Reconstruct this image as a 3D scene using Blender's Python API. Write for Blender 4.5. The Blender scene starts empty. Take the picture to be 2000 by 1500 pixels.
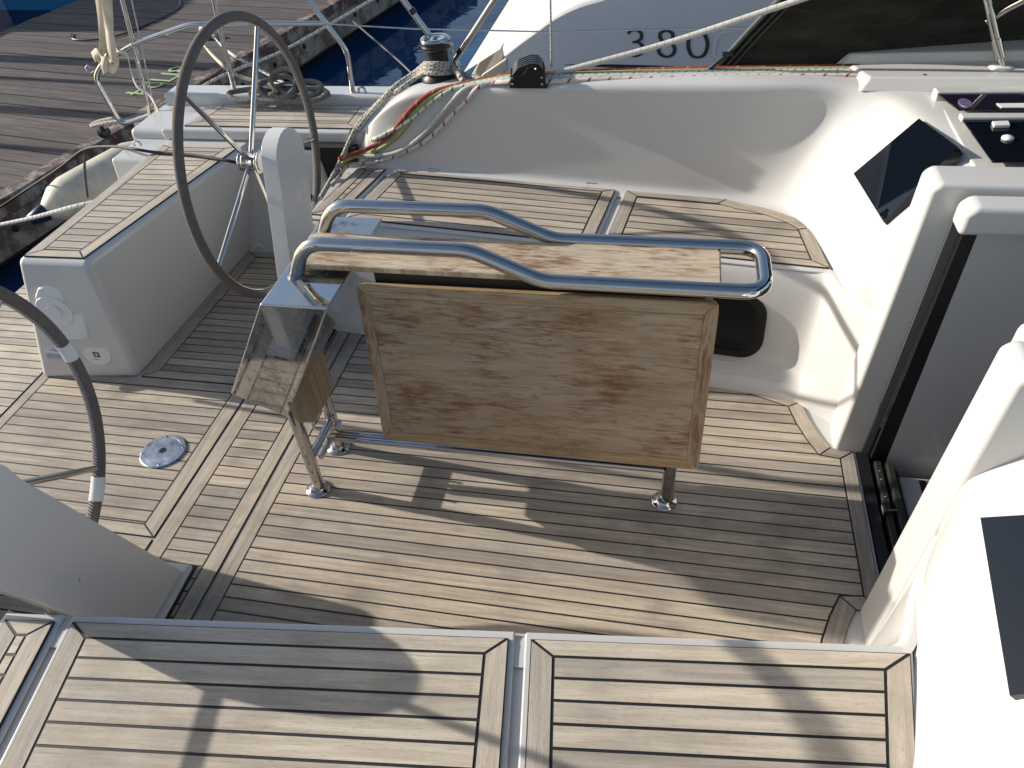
import bpy, bmesh, math, random
from mathutils import Vector, Matrix
from mathutils.bvhtree import BVHTree
random.seed(7)
S = bpy.context.scene
C = S.collection
R = math.radians

# ------------------------------------------------------------------ camera
# X = towards the bow, Y = to port (away from the photographer), Z = up; the cockpit sole is Z = 0
CAM = Vector((0, -1.766, 2.15))
FPX = 1480.0
RIGHT = Vector((0.98034, 0.18635, -0.06489)); UP = Vector((-0.07747, 0.66592, 0.74199)); FWD = Vector((-0.18148, 0.72238, -0.66726))
cd = bpy.data.cameras.new('camera'); cam = bpy.data.objects.new('camera', cd); C.objects.link(cam)
M = Matrix.Identity(4)
for i in range(3):
    M[i][0] = RIGHT[i]; M[i][1] = UP[i]; M[i][2] = -FWD[i]; M[i][3] = CAM[i]
cam.matrix_world = M
cd.sensor_width = 36; cd.sensor_fit = 'HORIZONTAL'; cd.lens = FPX / 2000 * 36; cd.clip_start = 0.05; cd.clip_end = 2000
S.camera = cam

# ------------------------------------------------------------------ light
SUN = Vector((1, -0.098, -0.402)).normalized()          # the way the sunlight travels
w = bpy.data.worlds.new('World'); S.world = w; w.use_nodes = True
nt = w.node_tree; nt.nodes.clear()
sky = nt.nodes.new('ShaderNodeTexSky'); sky.sky_type = 'NISHITA'; sky.sun_disc = False
sky.sun_elevation = R(21.8); sky.sun_rotation = math.atan2(-SUN.x, -SUN.y)
sky.altitude = 0; sky.air_density = 1.0; sky.dust_density = 1.5; sky.ozone_density = 1.0
bg = nt.nodes.new('ShaderNodeBackground'); bg.inputs[1].default_value = 0.115
wo = nt.nodes.new('ShaderNodeOutputWorld')
nt.links.new(sky.outputs[0], bg.inputs[0]); nt.links.new(bg.outputs[0], wo.inputs[0])
sl = bpy.data.lights.new('sun', 'SUN'); sl.energy = 4.3; sl.angle = R(0.53); sl.color = (1.0, 0.935, 0.845)
so = bpy.data.objects.new('sun', sl); C.objects.link(so); so.rotation_euler = SUN.to_track_quat('-Z', 'Y').to_euler()
S.view_settings.view_transform = 'Standard'; S.view_settings.look = 'None'; S.view_settings.exposure = 0.54; S.view_settings.gamma = 1
S.cycles.max_bounces = 8; S.cycles.diffuse_bounces = 4; S.cycles.glossy_bounces = 5

# ------------------------------------------------------------------ measuring helpers (photo pixel + a known plane -> world point)
def ray(px, py): return RIGHT * ((px - 1000) / FPX) + UP * (-(py - 750) / FPX) + FWD
def at_z(px, py, z): d = ray(px, py); return CAM + d * ((z - CAM.z) / d.z)
def at_y(px, py, y): d = ray(px, py); return CAM + d * ((y - CAM.y) / d.y)
def at_x(px, py, x): d = ray(px, py); return CAM + d * ((x - CAM.x) / d.x)

# ------------------------------------------------------------------ materials
def mat(name, col=(.5, .5, .5), rough=.5, metal=0, coat=0, spec=.5):
    m = bpy.data.materials.new(name); m.use_nodes = True
    b = m.node_tree.nodes['Principled BSDF']
    b.inputs['Base Color'].default_value = (*col, 1); b.inputs['Roughness'].default_value = rough
    b.inputs['Metallic'].default_value = metal; b.inputs['Coat Weight'].default_value = coat
    b.inputs['Specular IOR Level'].default_value = spec
    return m
class N:                                                   # small node-graph helper
    def __init__(s, m): s.m = m; s.t = m.node_tree; s.b = s.t.nodes['Principled BSDF']
    def n(s, typ, **kw):
        o = s.t.nodes.new(typ)
        for k, v in kw.items():
            if k.startswith('i_'): o.inputs[int(k[2:])].default_value = v
            else: setattr(o, k, v)
        return o
    def l(s, a, b): s.t.links.new(a, b)
    def co(s, kind='Object'): return s.n('ShaderNodeTexCoord').outputs[kind]
    def mapping(s, src, scale=(1, 1, 1), rot=(0, 0, 0)):
        m = s.n('ShaderNodeMapping'); m.inputs['Scale'].default_value = scale; m.inputs['Rotation'].default_value = rot; s.l(src, m.inputs[0]); return m.outputs[0]
    def noise(s, src, scale=5, detail=4, rough=.55, dist=0):
        n = s.n('ShaderNodeTexNoise'); n.inputs['Scale'].default_value = scale; n.inputs['Detail'].default_value = detail
        n.inputs['Roughness'].default_value = rough; n.inputs['Distortion'].default_value = dist
        if src is not None: s.l(src, n.inputs['Vector'])
        return n.outputs['Fac']
    def ramp(s, src, stops):
        r = s.n('ShaderNodeValToRGB'); e = r.color_ramp.elements
        while len(e) < len(stops): e.new(.5)
        for i, (p, c) in enumerate(stops):
            e[i].position = p; e[i].color = (*c, 1) if len(c) == 3 else c
        s.l(src, r.inputs[0]); return r.outputs[0]
    def g(s, src, a, b): return s.ramp(src, [(a, (0, 0, 0)), (b, (1, 1, 1))])
    def mix(s, fac, a, b, mode='MIX'):
        m = s.n('ShaderNodeMix', data_type='RGBA', blend_type=mode)
        for v, i in ((fac, 0), (a, 6), (b, 7)):
            if isinstance(v, (int, float)): m.inputs[i].default_value = v
            elif isinstance(v, tuple): m.inputs[i].default_value = (*v, 1)
            else: s.l(v, m.inputs[i])
        return m.outputs[2]
    def math(s, op, a, b=None, c=None):
        m = s.n('ShaderNodeMath', operation=op)
        for i, v in enumerate((a, b, c)):
            if v is None: continue
            if isinstance(v, (int, float)): m.inputs[i].default_value = v
            else: s.l(v, m.inputs[i])
        return m.outputs[0]
    def bump(s, h, strength=.2, dist=.01):
        b = s.n('ShaderNodeBump'); b.inputs['Strength'].default_value = strength; b.inputs['Distance'].default_value = dist
        s.l(h, b.inputs['Height']); s.l(b.outputs[0], s.b.inputs['Normal'])
    def base(s, c): s.l(c, s.b.inputs['Base Color'])
    def rough(s, c): s.l(c, s.b.inputs['Roughness'])

def teak_mat(name, dark, light, stain=.5, grain=1.0, rough=.72):
    m = mat(name, light, rough, spec=.3); k = N(m)
    uv = k.co('UV')
    geo = k.n('ShaderNodeNewGeometry'); rnd = geo.outputs['Random Per Island']
    off = k.n('ShaderNodeVectorMath', operation='ADD'); k.l(uv, off.inputs[0])
    cb = k.n('ShaderNodeCombineXYZ'); k.l(k.math('MULTIPLY', rnd, 37.0), cb.inputs[0]); k.l(k.math('MULTIPLY', rnd, 91.0), cb.inputs[1]); k.l(cb.outputs[0], off.inputs[1])
    v = off.outputs[0]
    fine = k.noise(k.mapping(v, (14, 420, 1)), 1, 3, .6)
    flame = k.noise(k.mapping(v, (3.2, 60, 1)), 1, 5, .6, .6)
    tick = k.noise(k.mapping(v, (60, 700, 1)), 1, 2, .5)
    blot = k.noise(k.mapping(k.co('Object'), (3.0, 4.5, 4)), 1, 5, .6)
    c = k.mix(k.g(flame, .34, .68), dark, light)
    tone = k.ramp(rnd, [(0, (.74, .735, .74)), (.35, (.94, .93, .92)), (.65, (1.03, 1.0, .96)), (1, (1.2, 1.16, 1.08))])
    c = k.mix(1.0, c, tone, 'MULTIPLY')
    c = k.mix(k.math('MULTIPLY', k.g(fine, .62, .36), .42 * grain), c, tuple(x * .42 for x in dark))
    c = k.mix(k.math('MULTIPLY', k.g(tick, .62, .72), .55 * grain), c, tuple(x * .25 for x in dark))
    c = k.mix(k.math('MULTIPLY', k.g(blot, .50, .68), stain), c, tuple(x * .62 for x in dark))
    k.base(c); k.bump(k.math('ADD', k.math('MULTIPLY', fine, .6), k.math('MULTIPLY', tick, -.4)), .35, .002)
    return m
M_TEAK = teak_mat('teak_weathered', (.325, .28, .228), (.485, .43, .355), .65)
M_TEAK_GREY = teak_mat('teak_grey', (.325, .282, .235), (.465, .415, .352), .6)
M_TEAK_SUN = teak_mat('teak_bleached', (.385, .343, .285), (.545, .495, .42), .5)
M_CAULK = mat('black_caulk', (.012, .012, .013), .55)

def gel_mat(name, col, rough=.22, dirt=.12):
    m = mat(name, col, rough, coat=.25, spec=.5); k = N(m); o = k.co('Object')
    n1 = k.noise(k.mapping(o, (2.2, 2.2, 3)), 1, 5, .6); n2 = k.noise(o, 35, 3)
    c = k.mix(k.math('MULTIPLY', k.g(n1, .45, .8), dirt), col, tuple(x * .78 * f for x, f in zip(col, (1, .97, .9))))
    c = k.mix(k.math('MULTIPLY', k.g(n2, .60, .85), dirt * .25), c, tuple(x * .82 for x in col)); k.base(c)
    k.rough(k.math('ADD', k.math('MULTIPLY', k.noise(o, 5, 3), .10), rough - .05)); m.node_tree.nodes['Principled BSDF'].inputs['Coat Roughness'].default_value = .12
    return m
M_GEL = gel_mat('white_gelcoat', (.565, .557, .533))
M_GEL_PED = gel_mat('pedestal_gelcoat', (.70, .68, .645), .3, .35)
M_GEL_OLD = gel_mat('cream_gelcoat', (.66, .62, .53), .35, .4)
M_HULL = gel_mat('neighbour_hull_gelcoat', (.64, .65, .655), .18, .2)

def steel_mat(name, rough=.1, smudge=.25, col=(.74, .73, .71)):
    m = mat(name, col, rough, metal=1); k = N(m); o = k.co('Object')
    n = k.noise(o, 22, 6, .65); n2 = k.noise(o, 160, 2)
    k.rough(k.math('ADD', k.math('MULTIPLY', k.g(n, .4, .75), smudge), k.math('ADD', rough * .7, k.math('MULTIPLY', k.g(n2, .62, .72), smudge * .6))))
    return m
M_STEEL = steel_mat('polished_stainless', .03, .05, (.49, .48, .475))
M_STEEL_DULL = steel_mat('smudged_stainless', .05, .12, (.56, .555, .545))
M_POD = steel_mat('grimy_stainless', .05, .10, (.56, .555, .545)); k = N(M_POD); o_ = k.co('Object')
g1 = k.noise(k.mapping(o_, (9, 3, 2)), 1, 6, .7, .5); g2 = k.noise(o_, 75, 4, .7)
gm = k.math('MULTIPLY', k.g(g1, .45, .62), k.g(g2, .40, .62)); k.l(k.mix(gm, (.56, .555, .545), (.16, .155, .14)), k.b.inputs['Base Color']); k.l(k.math('SUBTRACT', 1.0, k.math('MULTIPLY', gm, .75)), k.b.inputs['Metallic'])
M_ALU = steel_mat('scuffed_plate_metal', .34, .25, (.50, .54, .60))
M_BLACK = mat('black_plastic', (.014, .014, .015), .3)
M_BLACK_MATT = mat('black_rubber', (.012, .012, .012), .7)
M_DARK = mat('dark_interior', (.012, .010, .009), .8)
M_GREY = mat('grey_seal', (.10, .105, .105), .45)
M_PLASTIC = mat('white_plastic', (.72, .72, .70), .35)
M_GLASS = mat('dark_tinted_glass', (.003, .005, .009), .012, coat=0, spec=.4)
M_HATCH = mat('smoked_hatch_glass', (.012, .009, .020), .05, spec=.7)

def rope_mat(name, base, fleck, fu=55, duty=.3, nv=2, both=True):
    m = mat(name, base, .85, spec=.2); k = N(m)
    s = k.n('ShaderNodeSeparateXYZ'); k.l(k.co('UV'), s.inputs[0]); u, v = s.outputs[0], s.outputs[1]
    braid = k.math('ABSOLUTE', k.math('SINE', k.math('ADD', k.math('MULTIPLY', u, 620), k.math('MULTIPLY', v, 12.566))))
    braid2 = k.math('ABSOLUTE', k.math('SINE', k.math('SUBTRACT', k.math('MULTIPLY', u, 620), k.math('MULTIPLY', v, 12.566))))
    f1 = k.math('LESS_THAN', k.math('FRACT', k.math('ADD', k.math('MULTIPLY', u, fu), v)), duty)
    f2 = k.math('LESS_THAN', k.math('FRACT', k.math('ADD', k.math('MULTIPLY', v, nv), k.math('MULTIPLY', u, fu * .5))), .5)
    f = k.math('MULTIPLY', f1, f2)
    c = k.mix(f, base, fleck)
    sh = k.math('MULTIPLY', k.math('MAXIMUM', k.g(braid, .0, .35), k.g(braid2, 0, .3)), 1.0)
    c = k.mix(k.math('MULTIPLY', k.math('SUBTRACT', 1.0, sh), .5), c, tuple(x * .4 for x in base)); 
    c = k.mix(k.math('MULTIPLY', k.g(k.noise(k.co('Object'), 12, 4), .5, .75), .3), c, (.25, .22, .18))
    k.base(c); k.bump(k.math('ADD', braid, braid2), .5, .002)
    return m
M_ROPE_BF = rope_mat('rope_white_black_fleck', (.47, .445, .385), (.03, .03, .035), 60, .28, 3)
M_ROPE_R = rope_mat('rope_red', (.30, .062, .045), (.40, .30, .25), 20, .18)
M_ROPE_Y = rope_mat('rope_yellow', (.36, .355, .14), (.38, .38, .18), 40, .2)
M_ROPE_G = rope_mat('rope_white_green_fleck', (.60, .62, .54), (.03, .22, .12), 38, .35)
M_ROPE_W = rope_mat('rope_grey_white', (.55, .54, .50), (.42, .41, .38), 60, .3)
M_ROPE_RF = rope_mat('rope_white_red_fleck', (.64, .60, .54), (.36, .05, .035), 24, .26)
M_ROPE_GREY = rope_mat('rope_dock_grey', (.19, .18, .15), (.10, .10, .09), 60, .3)
M_ROPE_LINE = rope_mat('rope_mooring_white', (.62, .61, .57), (.10, .10, .10), 40, .25)

def wood_board_mat():                                       # the scratched table top
    m = mat('varnish_worn_board', (.5, .36, .2), .6, spec=.3); k = N(m); uv = k.co('UV')
    base = k.noise(k.mapping(uv, (2.0, 26, 1)), 1, 6, .62, .4)
    fine = k.noise(k.mapping(uv, (9, 260, 1)), 1, 3, .6)
    c = k.ramp(base, [(.25, (.225, .15, .082)), (.5, (.345, .25, .152)), (.72, (.42, .325, .212))])
    c = k.mix(k.math('MULTIPLY', k.g(fine, .55, .35), .45), c, (.20, .125, .065))
    grey = k.noise(k.mapping(uv, (1.6, 3.2, 1)), 2.2, 4, .6)
    c = k.mix(k.math('MULTIPLY', k.g(grey, .40, .68), .5), c, (.37, .305, .235))
    def stain(sx, sy, patch, lo, hi, amt, col, c, seed):
        v = k.n('ShaderNodeVectorMath', operation='ADD'); k.l(uv, v.inputs[0]); v.inputs[1].default_value = (seed, seed * 1.7, 0)
        a_ = k.noise(k.mapping(v.outputs[0], (sx, sy, 1)), 1, 7, .68, .5); b_ = k.noise(k.mapping(v.outputs[0], (patch, patch * 1.3, 1)), 1, 2, .5)
        return k.mix(k.math('MULTIPLY', k.g(k.math('ADD', k.math('MULTIPLY', a_, .62), k.math('MULTIPLY', b_, .38)), lo, hi), amt), c, col)
    c = stain(9, 48, 4.6, .505, .625, .8, (.17, .075, .032), c, 3.1)
    c = stain(13, 80, 5.0, .52, .62, .8, (.15, .058, .022), c, 8.3)
    c = stain(5, 20, 3.0, .50, .72, .4, (.24, .15, .075), c, 5.2)
    k.base(c); k.bump(fine, .25, .002)
    return m
M_BOARD = wood_board_mat()
M_BOARD_EDGE = teak_mat('board_edge_wood', (.27, .175, .085), (.40, .295, .175), .8)
M_BOARD_END = teak_mat('end_board_wood', (.27, .20, .12), (.42, .34, .225), .5)

# ------------------------------------------------------------------ mesh helpers
class MB:
    """collects shapes and links them as ONE mesh object; s=-1 mirrors them to the starboard side"""
    def __init__(self, s=1): self.v = []; self.f = []; self.uv = []; self.mi = []; self.sm = []; self.s = s
    def add(self, verts, faces, uvs=None, mi=0, smooth=False):
        o = len(self.v)
        self.v += [(p[0], p[1] * self.s, p[2]) for p in verts]
        for i, f in enumerate(faces):
            u = uvs[i] if uvs else [(verts[k][0], verts[k][1]) for k in f]
            f = [k + o for k in f]
            if self.s < 0: f = f[::-1]; u = u[::-1]
            self.f.append(f); self.uv.append(list(u)); self.mi.append(mi); self.sm.append(smooth)
        return self
    def box(self, lo, hi, mi=0):
        (a, b, c), (d, e, f) = lo, hi
        return self.hexa([(a, b, c), (d, b, c), (d, e, c), (a, e, c)], [(a, b, f), (d, b, f), (d, e, f), (a, e, f)], mi)
    def hexa(self, lo, hi, mi=0):
        n = len(lo); vs = list(lo) + list(hi)
        fs = [list(range(n))[::-1], [n + i for i in range(n)]] + [[i, (i + 1) % n, n + (i + 1) % n, n + i] for i in range(n)]
        return self.add(vs, fs, None, mi)
    def prism(self, pts, z0, z1, mi=0):
        if area(pts) < 0: pts = pts[::-1]
        return self.hexa([(x, y, z0) for x, y in pts], [(x, y, z1) for x, y in pts], mi)
    def slab(self, pts3, d, mi=0):                          # polygon in 3-D pushed along vector d
        d = Vector(d); return self.hexa([Vector(p) for p in pts3], [Vector(p) + d for p in pts3], mi)
    def tube(self, path, r, seg=12, mi=0, closed=False, cap=True, smooth=True):
        P = [Vector(p) for p in path]; n = len(P); L = 0; rings = []; us = []
        rr = r if isinstance(r, (list, tuple)) else [r] * n
        T = []
        for i in range(n):
            a = P[(i - 1) % n] if (closed or i > 0) else P[i]; b = P[(i + 1) % n] if (closed or i < n - 1) else P[i]
            T.append((b - a).normalized())
        up = Vector((0, 0, 1)) if abs(T[0].z) < .9 else Vector((0, 1, 0)); nrm = (up - T[0] * up.dot(T[0])).normalized()
        for i in range(n):
            nrm = (nrm - T[i] * nrm.dot(T[i])).normalized(); bn = T[i].cross(nrm)
            if i: L += (P[i] - P[i - 1]).length
            us.append(L); rings.append([P[i] + (nrm * math.cos(2 * math.pi * k / seg) + bn * math.sin(2 * math.pi * k / seg)) * rr[i] for k in range(seg)])
        vs = [p for q in rings for p in q]; fs = []; uv = []
        m = n if closed else n - 1
        for i in range(m):
            j = (i + 1) % n; u1 = us[i + 1] if i + 1 < n else L + (P[0] - P[-1]).length
            for k in range(seg):
                k2 = (k + 1) % seg
                fs.append([i * seg + k, i * seg + k2, j * seg + k2, j * seg + k])
                uv.append([(us[i], k / seg), (us[i], (k + 1) / seg), (u1, (k + 1) / seg), (u1, k / seg)])
        self.add(vs, fs, uv, mi, smooth)
        if cap and not closed:
            self.add(rings[0], [list(range(seg))[::-1]], None, mi); self.add(rings[-1], [list(range(seg))], None, mi)
        return self
    def lathe(self, o, axis, prof, seg=32, mi=0, smooth=True):   # prof = [(radius, height along axis)]
        o = Vector(o); a = Vector(axis).normalized(); u = a.orthogonal().normalized(); v = a.cross(u); vs = []; fs = []; n = len(prof)
        for r, h in prof:
            for k in range(seg):
                t = 2 * math.pi * k / seg; vs.append(o + a * h + (u * math.cos(t) + v * math.sin(t)) * max(r, 1e-4))
        for i in range(n - 1):
            for k in range(seg):
                k2 = (k + 1) % seg; fs.append([i * seg + k, i * seg + k2, (i + 1) * seg + k2, (i + 1) * seg + k])
        fs.append(list(range(seg))[::-1]); fs.append([(n - 1) * seg + k for k in range(seg)])
        return self.add(vs, fs, None, mi, smooth)
    def grid(self, rows, mi=0, smooth=True, flip=False):
        n = len(rows[0]); vs = [p for r in rows for p in r]; fs = []; uv = []
        for i in range(len(rows) - 1):
            for j in range(n - 1):
                f = [i * n + j, i * n + j + 1, (i + 1) * n + j + 1, (i + 1) * n + j]; q = [(j, i), (j + 1, i), (j + 1, i + 1), (j, i + 1)]
                if flip: f = f[::-1]; q = q[::-1]
                fs.append(f); uv.append(q)
        return self.add(vs, fs, uv, mi, smooth)
    def build(self, name, mats, parent=None, bevel=0, seg=3, sub=0, auto=None, solid=0):
        me = bpy.data.meshes.new(name); me.from_pydata([tuple(p) for p in self.v], [], self.f); me.update()
        for m in (mats if isinstance(mats, (list, tuple)) else [mats]): me.materials.append(m)
        ul = me.uv_layers.new(name='UVMap').data; k = 0
        for p, u in zip(me.polygons, self.uv):
            for q in u: ul[k].uv = (q[0], q[1]); k += 1
        for p, i, s in zip(me.polygons, self.mi, self.sm): p.material_index = i; p.use_smooth = s
        o = bpy.data.objects.new(name, me); C.objects.link(o)
        if parent: o.parent = parent; o.matrix_parent_inverse = Matrix.Translation(-parent.location)
        if solid: md = o.modifiers.new('thick', 'SOLIDIFY'); md.thickness = solid; md.offset = 0
        if bevel:
            md = o.modifiers.new('bevel', 'BEVEL'); md.width = bevel; md.segments = seg; md.limit_method = 'ANGLE'; md.angle_limit = R(28); md.harden_normals = False
            for p in me.polygons: p.use_smooth = True
            md = o.modifiers.new('normals', 'WEIGHTED_NORMAL'); md.keep_sharp = True
        if sub: md = o.modifiers.new('sub', 'SUBSURF'); md.levels = sub; md.render_levels = sub
        return o
def tag(o, label, cat=None, group=None, kind=None):
    o['label'] = label
    if cat: o['category'] = cat
    if group: o['group'] = group
    if kind: o['kind'] = kind
    return o
def thing(name, label, cat, loc=(0, 0, 0), group=None):
    o = bpy.data.objects.new(name, None); C.objects.link(o); o.location = loc; o.empty_display_size = .1
    return tag(o, label, cat, group)
def area(p): return sum(p[i][0] * p[(i + 1) % len(p)][1] - p[(i + 1) % len(p)][0] * p[i][1] for i in range(len(p))) / 2
def inset(pts, d):                                          # offset a CCW polygon inwards, d = number or one value per edge
    n = len(pts); d = d if isinstance(d, (list, tuple)) else [d] * n; out = []
    for i in range(n):
        p0, p1, p2 = pts[i - 1], pts[i], pts[(i + 1) % n]
        a = Vector((p1[0] - p0[0], p1[1] - p0[1])).normalized(); b = Vector((p2[0] - p1[0], p2[1] - p1[1])).normalized()
        na, nb = Vector((-a.y, a.x)), Vector((-b.y, b.x)); da, db = d[i - 1], d[i]; cr = a.x * b.y - a.y * b.x
        if abs(cr) < .02:
            q = Vector(p1) + (na + nb) * (da + db) / 4
        else:
            A = Vector(p1) + na * da; B = Vector(p1) + nb * db; t = ((B - A).x * b.y - (B - A).y * b.x) / cr; q = A + a * t
        out.append((q.x, q.y))
    return out
def clip(poly, nx, ny, c):                                  # keep nx*x+ny*y <= c
    out = []
    for i in range(len(poly)):
        p, q = poly[i], poly[(i + 1) % len(poly)]; dp = nx * p[0] + ny * p[1] - c; dq = nx * q[0] + ny * q[1] - c
        if dp <= 0: out.append(p)
        if dp * dq < 0: t = dp / (dp - dq); out.append((p[0] + (q[0] - p[0]) * t, p[1] + (q[1] - p[1]) * t))
    return out
def teak(name, outer, z, parent, groups=(), ang=0.0, pitch=.0499, off=0.0, s=1, m=None, caulk=.0062, mgm=None):
    """laid teak: real planks with grooves of black caulk; groups = (first edge, last edge, margin plank width)"""
    mb = MB(s); n = len(outer)
    if area(outer) < 0: raise ValueError(name)
    mg = [0.0] * n; gid = [-1] * n
    for g, (a, b, wd) in enumerate(groups):
        for i in range(a, b + 1): mg[i % n] = wd; gid[i % n] = g
    inn = inset(outer, mg); h = caulk / 2
    mb.prism(inset(outer, .0012), z, z + .0050, 1)
    def plank(poly, cx, cy, mi=0):
        if len(poly) < 3 or abs(area(poly)) < 2e-5: return
        if area(poly) < 0: poly = poly[::-1]
        k = len(poly); uvf = lambda p: (p[0] * cx + p[1] * cy, -p[0] * cy + p[1] * cx)
        vs = [(x, y, z + .0048) for x, y in poly] + [(x, y, z + .0066) for x, y in poly]
        u = [uvf(p) for p in poly]
        fs = [[k + i for i in range(k)]]; uv = [u]
        for i in range(k):
            j = (i + 1) % k; fs.append([i, j, k + j, k + i]); uv.append([u[i], u[j], u[j], u[i]])
        mb.add(vs, fs, uv, mi)
    for a, b, wd in groups:
        o = [outer[i % n] for i in range(a, b + 2)]; q = [inn[i % n] for i in range(a, b + 2)]
        poly = o + q[::-1]; d = Vector((o[-1][0] - o[0][0], o[-1][1] - o[0][1])).normalized()
        plank(inset(poly, h), d.x, d.y, 2 if mgm else 0)
    core = inset(inn, h); ca, sa = math.cos(ang), math.sin(ang)
    vv = [-x * sa + y * ca for x, y in core]; k0 = math.floor((min(vv) - off) / pitch); k1 = math.ceil((max(vv) - off) / pitch)
    rot = [(x * ca + y * sa, -x * sa + y * ca) for x, y in core]
    def span(v):
        xs = []
        for i in range(len(rot)):
            (x0, y0), (x1, y1) = rot[i], rot[(i + 1) % len(rot)]
            if (y0 - v) * (y1 - v) < 0: xs.append(x0 + (x1 - x0) * (v - y0) / (y1 - y0))
        return (min(xs), max(xs)) if len(xs) > 1 else None
    for k in range(k0, k1):
        lo, hi = off + k * pitch + h, off + (k + 1) * pitch - h
        lv = [lo] + sorted(v + d for _, v in rot for d in (-1e-5, 1e-5) if lo < v + d < hi) + [hi]
        lv = [v for v in lv if min(vv) < v < max(vv)]
        sp = [(v, span(v)) for v in lv]; sp = [(v, q) for v, q in sp if q and q[1] - q[0] > .004]
        if len(sp) < 2 or sp[-1][0] - sp[0][0] < .003: continue
        vs = []; uvs_ = []
        for zz in (z + .0048, z + .0066):
            for v, q in sp:
                for u in q: vs.append((u * ca - v * sa, u * sa + v * ca, zz)); uvs_.append((u, v))
        n_ = len(sp); o = 2 * n_; fs = []
        for i in range(n_ - 1): fs.append([o + 2 * i, o + 2 * i + 1, o + 2 * i + 3, o + 2 * i + 2])
        ring = [2 * i + 1 for i in range(n_)]; left = [2 * i for i in range(n_)][::-1]; ring = [0] + ring + left[:-1]
        for i in range(len(ring)):
            p, q = ring[i], ring[(i + 1) % len(ring)]; fs.append([p, q, o + q, o + p])
        mb.add(vs, fs, [[uvs_[i] for i in f] for f in fs], 0)
    return mb.build(name, [m or M_TEAK, M_CAULK] + ([mgm] if mgm else []), parent)
def smooth_path(pts, n=8, closed=False):                    # Catmull-Rom
    P = [Vector(p) for p in pts]; out = []; m = len(P)
    for i in range(m if closed else m - 1):
        p1, p2 = P[i], P[(i + 1) % m]
        p0 = P[i - 1] if (i > 0 or closed) else p1 * 2 - p2; p3 = P[(i + 2) % m] if (closed or i + 2 < m) else p2 * 2 - p1
        for k in range(n):
            t = k / n; out.append(.5 * ((2 * p1) + (p2 - p0) * t + (2 * p0 - 5 * p1 + 4 * p2 - p3) * t * t + (3 * p1 - p0 - 3 * p2 + p3) * t ** 3))
    if not closed: out.append(P[-1])
    return out
def fillet(pts, r, n=6, rs=None):                                    # polyline with rounded corners
    P = [Vector(p) for p in pts]; out = [P[0]]
    for i in range(1, len(P) - 1):
        a = (P[i - 1] - P[i]); b = (P[i + 1] - P[i]); rr = min(rs[i] if rs else r, a.length * .49, b.length * .49)
        s, e = P[i] + a.normalized() * rr, P[i] + b.normalized() * rr
        for k in range(n + 1): t = k / n; out.append(s * (1 - t) ** 2 + P[i] * 2 * t * (1 - t) + e * t * t)
    out.append(P[-1]); return out
def bvh_of(o):
    dg = bpy.context.evaluated_depsgraph_get(); e = o.evaluated_get(dg); me = e.to_mesh()
    t = BVHTree.FromPolygons([o.matrix_world @ v.co for v in me.vertices], [tuple(p.vertices) for p in me.polygons]); e.to_mesh_clear(); return t
def ellipse2(cx, cy, a, b, n=32, t0=0, t1=2 * math.pi): return [(cx + a * math.cos(t0 + (t1 - t0) * i / n), cy + b * math.sin(t0 + (t1 - t0) * i / n)) for i in range(n)]

# ================================================================== WATER, SKY LIT ABOVE
k = N(mat('harbour_water', (.006, .045, .12), .03, spec=.35)); o_ = k.co('Object')
k.bump(k.math('ADD', k.noise(k.mapping(o_, (1.4, 1.4, 1)), 1, 3), k.math('MULTIPLY', k.noise(o_, 7, 2),   .12)), .05, .25); M_WATER = k.m
tag(MB().add([(-400, -400, -1.1), (400, -400, -1.1), (400, 400, -1.1), (-400, 400, -1.1)], [[0, 1, 2, 3]]).build('water', M_WATER), 'deep blue harbour water between the boats and the dock', kind='structure')

# ================================================================== THE YACHT
yacht = thing('sailing_yacht', 'white sailing yacht with a teak laid cockpit, the boat the photo is taken from', 'sailing boat')
# ---- cockpit sole: three laid boards
def yb(x): return .642 - .111 * (x - .24) if x < .45 else .6187 - .30 * (x - .45)
MB().box((-3.35, -1.75, -.06), (.76, 1.75, -.001)).build('sole_base', M_GEL, yacht)
cor = [(-1.4045, yb(-1.4) + .02), (.45, yb(.45) + .02), (.59, .585), (.615, .48), (.645, .40), (.672, .345), (.752, .335)]
sole = [(x, -y) for x, y in cor] + cor[::-1]
teak('cockpit_sole', sole, 0, yacht, [(1, 1, .055), (2, 4, .06), (5, 5, .05), (6, 6, .052), (7, 7, .05), (8, 10, .06), (11, 11, .05), (13, 13, .062)], off=.004)
brd = [(-1.7085, -.86), (-1.4105, -.86), (-1.4105, .86), (-1.7085, .86)]
teak('sole_board', brd, 0, yacht, [(1, 1, .062), (3, 3, .066)], off=.004)
aftb = [(-2.745, -.405), (-1.7145, -.405), (-1.7145, .405), (-2.745, .405)]
teak('sole_board', aftb, 0, yacht, [(0, 0, .05), (1, 1, .067), (2, 2, .05), (3, 3, .05)], off=.004)
teak('sole_board', [(-3.34, -1.2), (-2.751, -1.2), (-2.751, 1.2), (-3.34, 1.2)], 0, yacht, off=.004, m=M_TEAK_SUN)
for s in (1, -1):
    teak('footwell_board', [(-2.262, .413), (-1.7145, .411), (-1.7145, 1.452), (-2.222, 1.452)], 0, yacht, [(0, 0, .05), (2, 2, .045), (3, 3, .065)], off=.004, s=s)
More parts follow.
